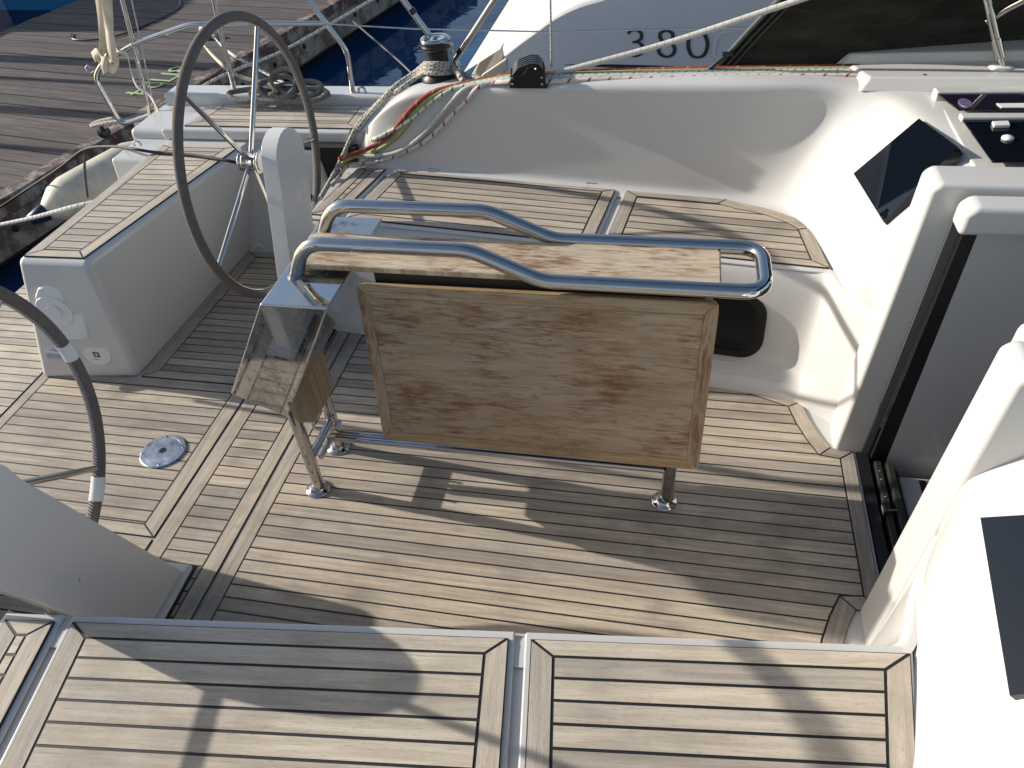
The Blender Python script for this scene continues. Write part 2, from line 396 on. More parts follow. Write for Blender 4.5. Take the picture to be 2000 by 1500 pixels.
# ---- mouldings of each side
KEYS_B = [(-1.60, 1.72, .50), (-1.575, 1.60, .50), (-1.52, 1.50, .503), (-1.30, 1.478, .503), (-1.0, 1.452, .503), (-.5, 1.392, .503), (0, 1.325, .503), (.28, 1.293, .503), (.40, 1.25, .503), (.50, 1.17, .503), (.565, 1.07, .503), (.605, .93, .503), (.628, .785, .503), (.650, .60, .503), (.715, .475, .503)]
KEYS_T = [(-1.500, 1.720, 0.600), (-1.480, 1.630, 0.635), (-1.400, 1.538, 0.729), (-1.22, 1.485, .862), (-1.0, 1.462, .908), (-.45, 1.385, .96), (.05, 1.332, .985), (.35, 1.310, .994), (.60, 1.305, .992), (.72, 1.265, .988), (.79, 1.20, .982), (.845, 1.04, .977), (.895, .83, .977), (.925, .62, .982), (.94, .43, .985)]
def dens(keys, n): return smooth_path(keys, n)
def lerp(a, b, t): return a + (b - a) * t
coam = {}
for s in (1, -1):
    B = dens(KEYS_B, 3); T = dens(KEYS_T, 3); n = len(B)
    D = []
    for i in range(n):
        t = (B[min(i + 1, n - 1)] - B[max(i - 1, 0)]); t.z = 0; t.normalize(); D.append(Vector((-t.y, t.x, 0)))
    for i in range(n):                                       # outward = towards the hull side / the bow
        if i < 4: D[i] = Vector((0, 1, 0))
    fade = [min(1, max(0, (n - 5 - i) / 6)) for i in range(n)]
    rows = [[B[i] - D[i] * (.07 * fade[i] - .012 * (1 - fade[i])) - Vector((0, 0, .06)) * (1 - fade[i]) for i in range(n)]]
    rows.append([B[i] - D[i] * .018 * fade[i] + Vector((0, 0, .004)) for i in range(n)])
    rows.append([lerp(B[i], T[i], .045) + D[i] * .004 for i in range(n)])
    cab0 = [min(1, max(0, (i - 25) / 7)) for i in range(n)]
    kink = lambda t: t / .57 if t < .57 else (1 - t) / .43
    for t in (.13, .30, .46, .57, .68, .86): rows.append([lerp(B[i], T[i], t) + D[i] * (.012 * math.sin(t * math.pi) * (1 - cab0[i]) - lerp(.062, .118, min(1, max(0, (i - 33) / 6))) * cab0[i] * kink(t)) for i in range(n)])
    rows.append([lerp(B[i], T[i], .955) for i in range(n)])
    rows.append([T[i] + D[i] * .022 - Vector((0, 0, .003)) for i in range(n)])
    cabin = [min(1, max(0, (i - 22) / 8)) for i in range(n)]
    for a, b, dz1, dz2 in ((.075, .10, .006, .004), (.125, .30, 0, .012), (.14, .75, -.03, .03), (.15, 1.25, -.22, .045)):
        rows.append([T[i] + D[i] * lerp(a, b, cabin[i]) + Vector((0, 0, lerp(dz1, dz2, cabin[i]))) for i in range(n)])
    o = MB(s).grid(rows, flip=True).build('cockpit_coaming', M_GEL, yacht, sub=2); coam[s] = o
    # lower part: foot of the bench, bench front and the bulkhead beside the companionway
    L0 = [(-1.58, .853), (-1.0, .78), (-.5, .724), (0, .669), (.24, .642), (.42, .616), (.52, .600), (.565, .588), (.592, .56), (.648, .515), (.705, .465), (.725, .43)]
    LT = [(-1.58, .985), (-1.0, .921), (-.5, .866), (0, .811), (.24, .784), (.42, .764), (.53, .755), (.585, .745), (.613, .715), (.645, .60), (.702, .49), (.73, .45)]
    n2 = len(L0); cf = [1, 1, 1, 1, 1, 1, .9, .5, .15, 0, 0, 0]
    def lv(t, o, z): return [Vector((lerp(L0[i][0], LT[i][0], t), lerp(L0[i][1], LT[i][1], t) + o * cf[i], z)) for i in range(n2)]
    rows = [lv(0, -.012, -.002), lv(0, 0, .035), lv(.06, .0, .06), lv(.22, .035, .10), lv(.36, .035, .14), lv(.55, .02, .25), lv(.8, .0, .40), lv(.97, 0, .475), lv(1, .012, .497), lv(1, .035, .5035), lv(1, .10, .5035)]
    rows = [[Vector(p) for p in smooth_path(r, 2)] for r in rows]
    for r in rows[-3:]:
        for i, p in enumerate(r):
            if p.x > .57: f_ = min(1, (p.x - .57) / .04); p.x += f_ * (.0, .006, .03)[[rows[-3], rows[-2], rows[-1]].index(r)]; p.z += f_ * (.006, .008, .008)[[rows[-3], rows[-2], rows[-1]].index(r)]
    bf = MB(s).grid(rows, flip=True).build('bench_front', M_GEL, yacht, sub=1)
    if s > 0: front_port = bf
    # bench shelf under the lids and its aft end
    shelf = [(-1.58, 1.0), (.56, .775), (.62, .80), (.605, .93), (.565, 1.07), (.50, 1.17), (.40, 1.25), (.28, 1.293), (-1.58, 1.50)]
    MB(s).prism(shelf, .44, .497).build('bench_shelf', M_GEL, yacht)
    MB(s).add([(-1.58, .853, 0), (-1.58, .985, .5), (-1.58, 1.60, .5), (-1.58, 1.60, 0)], [[0, 1, 2, 3]]).build('bench_end', M_GEL, yacht)
    # locker lids with teak
    e = lambda x: .854 - .111 * (x + .29)
    bk = lambda x: 1.392 - .1215 * (x + .5) - .018
    gl = lambda y: -1.402 + .18 * (y - 1.0); gr = lambda y: -.262 + .13 * (y - .862)
    def lid(nm, xl0, xl1, xr0, xr1, groups, lab):
        q = [(xl0, e(xl0)), (xr0, e(xr0)), (xr1, bk(xr1)), (xl1, bk(xl1))]
        l_ = MB(s).prism(q, .4975, .5085).build(nm, M_GEL, yacht, bevel=.006, seg=3)
        teak('teak_panel', inset(q, [.021, .013, .012, .013]), .5088, l_, groups, ang=math.atan(-.111), pitch=.0515, s=s, off=.8808, m=M_TEAK_GREY if s > 0 else M_TEAK_SUN, caulk=.0072)
    lid('locker_lid', -1.575, -1.50, gl(.99) - .011, gl(1.46) - .011, [(0, 0, .043), (1, 1, .055), (2, 2, .03), (3, 3, .055)], '')
    lid('locker_lid', gl(.98) + .011, gl(1.46) + .011, gr(.86) - .012, gr(1.34) - .012, [(0, 0, .043), (1, 1, .055), (2, 2, .03), (3, 3, .055)], '')
    x0 = gr(.86) + .012; x1 = gr(1.33) + .012
    q = [(x0, e(x0)), (.624, e(.624)), (.582, 1.065), (.562, 1.10), (.528, 1.14), (.485, 1.172), (.43, 1.207), (.37, 1.233), (.31, 1.252), (.25, bk(.25)), (x1, bk(x1))]
    l_ = MB(s).prism(q, .4975, .5075).build('bench_seat', M_GEL, yacht, bevel=.005, seg=2)
    teak('teak_panel', inset(q, [.021, .006, .006, .006, .006, .006, .006, .006, .006, .008, .013]), .5078, l_, [(0, 0, .043), (1, 1, .055), (2, 8, .055), (9, 9, .045), (10, 10, .055)], ang=math.atan(-.111), pitch=.0515, s=s, off=.8808, m=M_TEAK if s > 0 else M_TEAK_SUN, caulk=.0072)
    # pillar beside the companionway running into the hatch side
    pil = [(.682, -.01), (.80, -.01), (.83, .95), (1.9, 1.0), (1.9, 1.088), (.742, 1.080), (.722, 1.06)]
    MB(s).hexa([(x, .335 + .005 * z, z) for x, z in pil][::-1], [(x, .47, z) for x, z in pil][::-1]).build('companionway_pillar', M_GEL, yacht, bevel=.032, seg=5)
    MB(s).slab([(.79, .322, .98), (1.9, .322, 1.0), (1.9, .322, 1.075), (.815, .322, 1.068), (.79, .322, 1.045)], (0, -.085, 0)).build('hatch_rail', M_GEL, yacht, bevel=.022, seg=4)
    MB(s).slab([(.776, .333, .0), (.803, .333, .0), (.832, .333, 1.0), (.80, .333, .99)], (0, -.006, 0)).build('companionway_seal', M_GREY, yacht, bevel=.002, seg=1)
    MB(s).slab([(.802, .330, -.3), (.87, .330, -.3), (.885, .330, 1.03), (.832, .330, .99)], (0, -.016, 0)).build('companionway_frame', M_BLACK, yacht, bevel=.004, seg=2)
    MB(s).slab([(.86, .312, -.6), (1.9, .312, -.6), (1.9, .312, 1.05), (.872, .312, 1.03)], (0, .1, 0)).build('companionway_wall', gel_mat('grey_liner', (.50, .50, .495), .3) if s > 0 else bpy.data.materials['grey_liner'], yacht)
    MB(s).hexa([(.69, .40, -.02), (.69, .52, -.02), (.80, .52, -.02), (.80, .40, -.02)], [(.715, .40, .56), (.69, .90, .56), (.80, .90, .56), (.80, .40, .56)]).build('bulkhead_core', M_GEL, yacht)
    # window in the cabin bulkhead
    bv = bvh_of(o)
    def on(px, py, d=.004, bv=bv):
        h = bv.ray_cast(CAM, ray(px, py).normalized()); p, nn = h[0], h[1]
        if nn.dot(CAM - p) < 0: nn = -nn
        return p + nn * d
    if s > 0:
        PORT_ON = on
        wq = [on(1673, 345, 0), on(1732, 440, 0), on(1893, 312, 0), on(1801, 238, 0)]
        nrm = ((wq[1] - wq[0]).cross(wq[3] - wq[0])).normalized()
        if nrm.dot(CAM - wq[0]) < 0: nrm = -nrm
        wmid = sum(wq, Vector()) / 4
        pr = [q_ - nrm * (q_ - wmid).dot(nrm) for q_ in wq]
    for grow, thick, nm, mt in ((1.0, .034, 'cabin_window', M_GLASS),):
        vs = [q_ - nrm * .004 for q_ in pr]; b_ = MB(s); b_.hexa(vs, [v_ + nrm * (thick) for v_ in vs])
        b_.build(nm, mt, yacht)
    # helm seat
    lo = [(-2.736, .348), (-2.270, .409), (-2.218, 1.60), (-2.76, 1.60)]; hi = [(-2.585, .428), (-2.258, .432), (-2.06, 1.60), (-2.555, 1.60)]
    hs = MB(s).hexa([(x, y, -.004) for x, y in lo], [(x, y, .597) for x, y in hi]).build('helm_seat', M_GEL, yacht, bevel=.028, seg=5)
    teak('teak_panel', [(-2.560, .446), (-2.284, .453), (-2.102, 1.487), (-2.528, 1.487)], .5972, hs, [(0, 0, .05), (1, 1, .058), (2, 2, .03), (3, 3, .058)], s=s, off=.02, m=M_TEAK_SUN, caulk=.0065)
    MB(s).hexa([(-2.77, 1.30, -.01), (-2.45, 1.30, -.01), (-2.45, 1.60, -.01), (-2.77, 1.60, -.01)], [(-2.735, 1.33, .595), (-2.45, 1.33, .595), (-2.45, 1.60, .595), (-2.735, 1.60, .595)]).build('helm_seat_end', M_GEL, yacht, bevel=.02, seg=4)
    # aft deck with its locker lid, gunwale and the wall at the end of the footwell
    MB(s).prism([(-2.76, 1.565), (-1.47, 1.565), (-1.47, 2.02), (-2.76, 2.02)], .50, .642).build('aft_deck', M_GEL, yacht, bevel=.03, seg=4)
    ld = MB(s).prism([(-2.56, 1.552), (-1.53, 1.552), (-1.53, 1.86), (-2.45, 1.86)], .597, .655).build('locker_lid', M_GEL, yacht, bevel=.014, seg=4)
    teak('teak_panel', [(-2.44, 1.585), (-1.50, 1.585), (-1.505, 1.852), (-2.40, 1.852)], .6555, ld, [(0, 0, .052), (1, 1, .07), (3, 3, .06)], s=s, off=.02, m=M_TEAK_SUN, caulk=.006)
    MB(s).prism([(-2.72, 1.885), (-1.2, 1.885), (1.2, 1.79), (1.2, 1.93), (-1.2, 2.03), (-2.72, 2.03)], .60, .702).build('gunwale', M_GEL, yacht, bevel=.02, seg=4)
    MB(s).prism([(-1.62, 1.60), (2.4, 1.35), (2.4, 1.95), (-1.62, 2.0)], .45, .645).build('side_deck', M_GEL, yacht)
    MB(s).hexa([(-2.23, 1.448, -.004), (-1.57, 1.448, -.004), (-1.57, 1.60, -.004), (-2.23, 1.60, -.004)], [(-2.23, 1.565, .60), (-1.78, 1.565, .60), (-1.78, 1.60, .60), (-2.23, 1.60, .60)]).build('footwell_wall', M_GEL, yacht, bevel=.012)
    MB(s).box((-1.80, 1.50, .30), (-1.50, 1.545, .60)).build('locker_recess', M_DARK, yacht)  # solid near-black block paints in the dark of the open recess
    MB(s).hexa([(-1.84, 1.44, .36), (-1.665, 1.44, .36), (-1.665, 1.53, .36), (-1.84, 1.53, .36)], [(-1.83, 1.50, .60), (-1.70, 1.50, .60), (-1.70, 1.56, .60), (-1.83, 1.56, .60)]).build('locker_recess_box', M_GEL, yacht, bevel=.03, seg=4)
# hull below the deck
hull = []
for x, yh, zt in ((-3.35, 1.62, -.05), (-2.79, 1.72, -.02), (-2.75, 1.98, .62), (-1, 2.04, .64), (1.5, 1.98, .64), (4.5, 1.4, .7), (7, .2, .8)):
    hull.append([(x, yh, zt), (x, yh, min(zt, .2) - .03), (x, yh * .93, -.6), (x, yh * .8, -1.2), (x, 0, -1.4), (x, -yh * .8, -1.2), (x, -yh * .93, -.6), (x, -yh, min(zt, .2) - .03), (x, -yh, zt)])
MB().grid(hull, flip=True).build('hull', M_GEL, yacht)
# transom corners at the open stern
for s in (1, -1):
    MB(s).prism([(-3.36, 1.08), (-2.74, 1.08), (-2.74, 1.72), (-3.36, 1.66)], -.3, .10).build('stern_quarter', M_GEL, yacht, bevel=.03, seg=3)
# companionway: sill, inside coloured near-black for its shade, slide hardware, step
MB().box((.764, -.335, -.5), (.80, .335, .004)).build('companionway_sill', M_BLACK, yacht)
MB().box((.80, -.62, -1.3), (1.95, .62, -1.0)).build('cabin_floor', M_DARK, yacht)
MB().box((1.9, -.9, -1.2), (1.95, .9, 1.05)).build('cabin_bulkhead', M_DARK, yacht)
MB().box((.872, -.05, -.9), (.90, .30, -.02)).build('companionway_door', M_BLACK, yacht)
st_ = MB().box((.90, -.30, -.08), (1.13, .27, -.03)).build('companionway_step', M_GEL, yacht, bevel=.015)
mt_ = MB()
for x in (.97, 1.03, 1.09): mt_.box((x, -.28, -.03), (x + .022, .25, -.026))
mt_.build('step_grip', M_BLACK_MATT, st_)
tr = MB().hexa([(.815, -.30, -.03), (.838, -.30, -.03), (.838, .29, -.03), (.815, .29, -.03)], [(.815, -.30, .015), (.838, -.30, .015), (.838, .29, .015), (.815, .29, .015)]).build('door_track', mat('dark_track_metal', (.06, .06, .055), .35, .6), yacht, bevel=.003)
tr2 = MB().box((.85, -.30, -.02), (.872, .27, .03)).build('door_track', tr.data.materials[0], yacht, bevel=.003)
for y in (.24, .20, .12): MB().lathe((.826, y, .015), (0, 0, 1), [(.005, 0), (.005, .003), (.002, .004)], 10).build('screw', M_STEEL, tr)
b_ = MB().lathe((.80, .05, .02), (1, 0, .2), [(.022, 0), (.024, .004), (.018, .010), (.006, .012), (.006, .05)], 16); b_.build('latch_knob', M_STEEL, yacht)
# cabin top pieces
MB().slab([(.93, 1.15, .982), (1.9, 1.15, 1.0), (1.9, 1.15, .9), (.95, 1.15, .9)], (0, -.70, 0)).build('cabin_top', M_GEL, yacht, bevel=.01)
def flat(px, z): return [tuple(at_z(a, b, z))[:2] for a, b in px]
hg = MB().prism(flat([(1826, 183), (2040, 183), (2060, 217), (1872, 217)], 1.004), 1.004, 1.010).build('deck_hatch', M_HATCH, yacht, bevel=.002)
M_VIOLET = mat('violet_blind', (.12, .10, .17), .4)
MB().prism(ellipse2(*tuple(at_z(1885, 203, 1.011))[:2], .022, .040, 24), 1.0102, 1.016).build('hatch_handle', M_VIOLET, hg, bevel=.003)
MB().prism(flat([(1945, 203), (2040, 202), (2045, 211), (1955, 211)], 1.011), 1.0102, 1.014).build('hatch_vent', M_PLASTIC, hg, bevel=.002)
hf = MB().prism(flat([(1873, 221), (2060, 221), (2062, 230), (1879, 231)], 1.017), 1.0, 1.020).build('hatch_frame', M_GEL, yacht, bevel=.006)
h2 = MB().prism(flat([(1878, 234), (2080, 232), (2090, 318), (1938, 318)], 1.006), 1.004, 1.0115).build('deck_hatch', M_GLASS, yacht, bevel=.003)
MB().prism(flat([(1936, 241), (1968, 240), (1972, 249), (1940, 250)], 1.013), 1.0115, 1.022).build('hatch_knob', M_PLASTIC, h2, bevel=.003)
p_ = at_z(1968, 270, 1.014); MB().lathe((p_.x, p_.y, 1.0115), (0, 0, 1), [(.018, 0), (.018, .006), (.012, .010), (.0, .012)], 20).build('hatch_knob', M_PLASTIC, h2)
MB().prism(flat([(1822, 172), (2080, 168), (2080, 180), (1830, 182)], 1.012), .97, 1.016).build('hatch_frame', M_GEL, yacht, bevel=.008)
# line tunnel on the cabin top: near face white in the sun
a0 = at_z(1697, 160, 1.0); a1 = at_z(1685, 139, 1.0)
MB().hexa([(.68, 1.275, .975), (2.2, 1.10, 1.03), (2.2, 1.42, 1.03), (.64, 1.47, .975)], [(.715, 1.31, 1.018), (2.2, 1.14, 1.085), (2.2, 1.38, 1.085), (.665, 1.44, 1.018)]).build('line_tunnel', M_GEL, yacht, bevel=.008, seg=3)
MB().hexa([(.62, 1.475, .97), (2.2, 1.30, 1.03), (2.2, 1.60, 1.03), (.55, 1.60, .96)], [(.68, 1.50, 1.04), (2.2, 1.33, 1.125), (2.2, 1.58, 1.125), (.62, 1.60, 1.02)]).build('coachroof_side', M_GEL_OLD, yacht, bevel=.01, seg=3)
# details set into the port mouldings
bvf = bvh_of(front_port)
def on_front(px, py, d=.0):
    h = bvf.ray_cast(CAM, ray(px, py).normalized())[0]
    return h
def rrect(x0, x1, z0, z1, r, n=6):
    pts = []
    for cx, cz, a in ((x1 - r, z1 - r, 0), (x0 + r, z1 - r, 90), (x0 + r, z0 + r, 180), (x1 - r, z0 + r, 270)):
        for i in range(n + 1): t = R(a + 90 * i / n); pts.append((cx + r * math.cos(t), cz + r * math.sin(t)))
    return pts
def fronty(x, z): return lerp(.643, .784, min(1, z / .5)) - .111 * (x - .24) + .012
pf = MB()
def portlight(pts, dy0, dy1, mi):
    vs0 = [(x, fronty(x, z) + dy0, z) for x, z in pts]; vs1 = [(x, fronty(x, z) + dy1, z) for x, z in pts]
    pf.hexa(vs0[::-1], vs1[::-1], mi)
portlight(rrect(.02, .418, .135, .395, .085), .02, -.010, 0)
pl = pf.build('portlight', mat('portlight_black', (.006, .006, .006), .35, spec=.25), yacht, bevel=.008)
pf = MB(); portlight(rrect(.045, .375, .165, .368, .055), -.008, -.013, 0); pf.build('pane', mat('portlight_pane', (.003, .003, .004), .05, spec=.15), pl, bevel=.003)
dots = MB()                                                  # raised non-slip dots along the foot of the bench
for i in range(88):
    for j in range(5):
        x = -.35 + i * .0098; hp = bvf.ray_cast(Vector((x, -.2, .068 + j * .0105)), Vector((0, 1, 0)))
        if hp[0]: dots.lathe(hp[0], (hp[1] if hp[1].y < 0 else -hp[1]), [(.0030, -.003), (.0030, .0016), (.0014, .0024)], 6)
dots.build('nonslip_strip', M_GEL, yacht)
for px, py in ((848, 334), (1157, 361)):
    p = at_z(px, py, .512); hb = MB(); hb.tube([p + Vector((-.026, .004, .006)), p + Vector((.026, -.002, .006))], .006, 8)
    hb.box((p.x - .026, p.y - .014, .509), (p.x + .026, p.y + .012, .5125)); hb.build('lid_hinge', M_STEEL_DULL, yacht)
p = at_y(507, 487, 1.455); MB().lathe((p.x, 1.462, p.z), (0, -1, .12), [(.036, -.01), (.036, .004), (.031, .009), (.018, .004), (.015, -.004), (0, -.004)], 28).build('drain_fitting', M_PLASTIC, yacht)
# shower cover and sockets on the inboard face of the port helm seat
def hface(px, py): 
    d = ray(px, py); p0 = Vector((-2.5, .378, 0)); nn = Vector((-.13, 1, -.11)).normalized(); t = (p0 - CAM).dot(nn) / d.dot(nn); return CAM + d * t, nn
def hpatch(pxs, out, name, m, bevel=.005, parent=None, base=.004):
    vs = []
    for q_ in pxs: p, nn = hface(*q_); vs.append(p)
    return MB().hexa([v + nn * .02 for v in vs], [v - nn * out for v in vs]).build(name, m, parent or yacht, bevel=bevel)
cov = hpatch([(178, 657), (130, 662), (106, 640), (80, 598), (72, 575), (77, 559), (92, 553), (118, 555), (145, 567), (162, 588), (171, 612), (176, 640)], .022, 'shower_cover', M_PLASTIC, .012)
cen = [(112 + 38 * math.cos(t), 603 + 27 * math.sin(t) + 12 * math.cos(t)) for t in [2 * math.pi * i / 24 for i in range(24)]]
hpatch(cen, .0262, 'cover_boss', M_PLASTIC, .005, cov)
hpatch([(112 + (x - 112) * .42, 602 + (y - 603) * .42) for x, y in cen], .032, 'cover_button', M_PLASTIC, .004, cov)
def disc(cx, cy, a, b, k_): return [(cx + a * math.cos(t), cy + b * math.sin(t) + k_ * math.cos(t)) for t in [2 * math.pi * i / 28 for i in range(28)]]
so_ = hpatch(disc(192, 690, 28, 20, 6), .010, 'socket_cover', M_PLASTIC, .004)
lg = [(185, 686), (193, 687), (196, 694), (188, 693)]
mk = MB()
for a, b in zip(lg, lg[1:] + lg[:1]):
    p1, nn = hface(*a); p2, _ = hface(*b); mk.tube([p1 - nn * .011, p2 - nn * .011], .0022, 6)
for a in lg: p1, nn = hface(*a); mk.tube([p1 - nn * .011 + Vector((-.004, 0, 0)), p1 - nn * .011 + Vector((.004, 0, 0))], .003, 6)
p1, nn = hface(187, 698.5); p2, _ = hface(195, 700); mk.tube([p1 - nn * .0105, p2 - nn * .0105], .001, 5); mk.build('socket_emblem', M_BLACK, so_)
hpatch(disc(142, 688, 15, 17, 5), .012, 'socket_cover', M_PLASTIC, .004)
p1, nn = hface(100, 687); p2, _ = hface(132, 690); MB().tube([p1 - nn * .02, p2 - nn * .02], [.018, .014], 14).build('shower_nozzle', mat('grey_lilac_plastic', (.38, .38, .45), .4), yacht)

# ================================================================== LOOSE AND BOLTED-ON THINGS
# ---- steering wheels and pedestals
M_LEATHER = mat('brown_grey_suede', (.105, .085, .075), .9, spec=.15); k = N(M_LEATHER); oo = k.co('Object'); n_ = k.noise(oo, 60, 4); k.base(k.mix(n_, (.10, .083, .073), (.20, .172, .155))); k.bump(k.noise(oo, 400, 2), .3, .002)
M_THREAD = mat('stitching_thread', (.55, .52, .47), .8)
M_TAPE = mat('white_tape', (.70, .71, .69), .5)
for s, a0, lab in ((1, 57.3, 'complete suede covered steering wheel with steel spokes in front of the far helm seat'), (-1, 321.2, 'suede covered wheel with two bands of white tape, cut by the left edge')):
    c = Vector((-1.659, .904 * s, .814)); rr = .541
    wh = thing('helm_wheel', lab, 'steering wheel', c, 'pair of helm wheels')
    pt = lambda a, r, dx=0: c + Vector((dx, r * math.cos(R(a)), r * math.sin(R(a))))
    MB().tube([pt(i * 3, rr) for i in range(120)], .0185, 16, closed=True).build('rim', M_LEATHER, wh)
    seam = MB()
    for i in range(360):
        a = i; seam.tube([pt(a, rr - .0182, .008), pt(a + .55, rr - .0192, -.002), pt(a + .9, rr - .0178, -.010)], .0013, 4, cap=False)
    seam.build('stitching', M_THREAD, wh)
    for i in range(5):
        a = a0 + 72 * i; MB().tube([pt(a, .03, -.035), pt(a, .10, -.03), pt(a, rr - .017, 0)], .0105, 12).build('spoke', M_STEEL, wh)
    hub = MB().lathe(c + Vector((-.085, 0, 0)), (1, 0, 0), [(.0, 0), (.030, 0), (.038, .006), (.038, .016), (.033, .02), (.041, .024), (.041, .034), (.034, .038), (.036, .045), (.036, .085), (.05, .088), (.05, .094), (.036, .098)], 36)
    hub.build('hub', M_STEEL, wh)
    if s < 0:
        for px, py, dd in ((129, 688, 3.0), (183, 955, 4.0)):
            p = at_x(px, py, -1.659) - c; a = math.degrees(math.atan2(p.z, p.y))
            MB().tube([pt(a - dd + dd * i / 4, rr) for i in range(9)], .0205, 16).build('tape_band', M_TAPE, wh)
    pd = thing('steering_pedestal', 'leaning white steering column with a rounded top, beside the complete far wheel' if s > 0 else 'big shaded white steering column in the left foreground, cropped at its top', 'steering pedestal', (-1.55, .62 * s, 0), 'pair of steering pedestals')
    cx, cz, ra = .9225, .815, .1285
    prof = [(.527, 0), (.527 + .33 * (cz - .015), cz - .015)]
    for i in range(13):
        t = R(162 - i * 15); prof.append((cx + ra * math.cos(t), cz + ra * math.sin(t)))
    prof += [(1.055, .79), (1.040, .73), (.995, .61), (.951, .499), (.80, .03), (.79, 0)]
    P_ = MB(s).hexa([(-1.588, y, z) for y, z in prof], [(-1.520, y, z) for y, z in prof]).build('column', M_GEL_PED, pd, bevel=.012, seg=4)
    MB(s).hexa([(-1.64, .50, 0.006), (-1.497, .50, .006), (-1.487, .83, .006), (-1.64, .83, .006)], [(-1.635, .505, .03), (-1.503, .505, .03), (-1.494, .825, .03), (-1.635, .825, .03)]).build('foot', M_GEL, pd, bevel=.012, seg=3)
    MB(s).prism([(-1.645, .496), (-1.492, .496), (-1.482, .836), (-1.645, .836)], .0066, .0095).build('foot_seal', M_BLACK_MATT, pd)
    MB(s).lathe((-1.66, .904, .814), (1, 0, 0), [(.038, .01), (.043, .016), (.043, .022), (.036, .026), (.036, .085)], 28).build('shaft_boss', M_PLASTIC, pd)

# ---- cockpit table
tb = thing('cockpit_table', 'folding wooden cockpit table on stainless legs with a looped grab rail', 'table', (-.5, 0, 0))
for (x, y, h) in ((-1.19, -.109, .50), (-1.19, .107, .50), (.081, .004, .94)):
    lg = MB().tube([(x, y, .004), (x, y, h)], .0225, 24).build('leg', M_STEEL, tb)
    fl = MB().lathe((x - .008, y, .006), (0, 0, 1), [(.046, 0), (.046, .004), (.043, .008), (.030, .010), (.029, .02), (.026, .022)], 36).build('foot_flange', M_STEEL, lg)
    for i in range(3): t = R(40 + 120 * i); MB().lathe((x - .008 + .036 * math.cos(t), y + .036 * math.sin(t), .013), (0, 0, 1), [(.004, 0), (.004, .0015), (.001, .002)], 8).build('screw', M_STEEL_DULL, lg)
# the cross bar with its two hooks and the long foot rails
MB().tube([(-1.19, -.09, .168), (-1.19, .09, .168)], .0155, 14).build('cross_bar', M_STEEL, tb)
MB().tube([(-1.152, -.095, .172), (-1.152, .095, .172)], .010, 12).build('cross_bar', M_STEEL, tb)
for y in (-.045, .045):
    MB().tube(fillet([(-1.19, y, .168), (-1.235, y, .168), (-1.235, y, .235)], .02), .0055, 8).build('hook', M_STEEL, tb)
for dy in (-.012, .014): MB().tube([(-1.15, dy, .192), (.06, dy, .192)], .0125, 14).build('foot_rail', M_STEEL, tb)
# the leaning stainless pod
ZT, ZB = .966, .41
top = [(-1.078, -.243), (-.876, -.243), (-.876, .243), (-1.078, .243)]
lo = [(-1.385, -.128, .492), (-1.205, -.128, .40), (-1.205, .128, .40), (-1.385, .128, .492)]
MB().hexa(lo, [(x, y, ZT) for x, y in top]).build('pod', M_POD, tb, bevel=.007, seg=3)
# the small wooden end board below the pod
q = [(590, 742), (630, 683), (653, 757), (616, 824), (588, 826), (569, 790)]
eb = [at_x(a, b, -1.155) for a, b in q]
MB().slab(eb, (-.016, 0, 0)).build('end_board', M_BOARD_END, tb, bevel=.003)
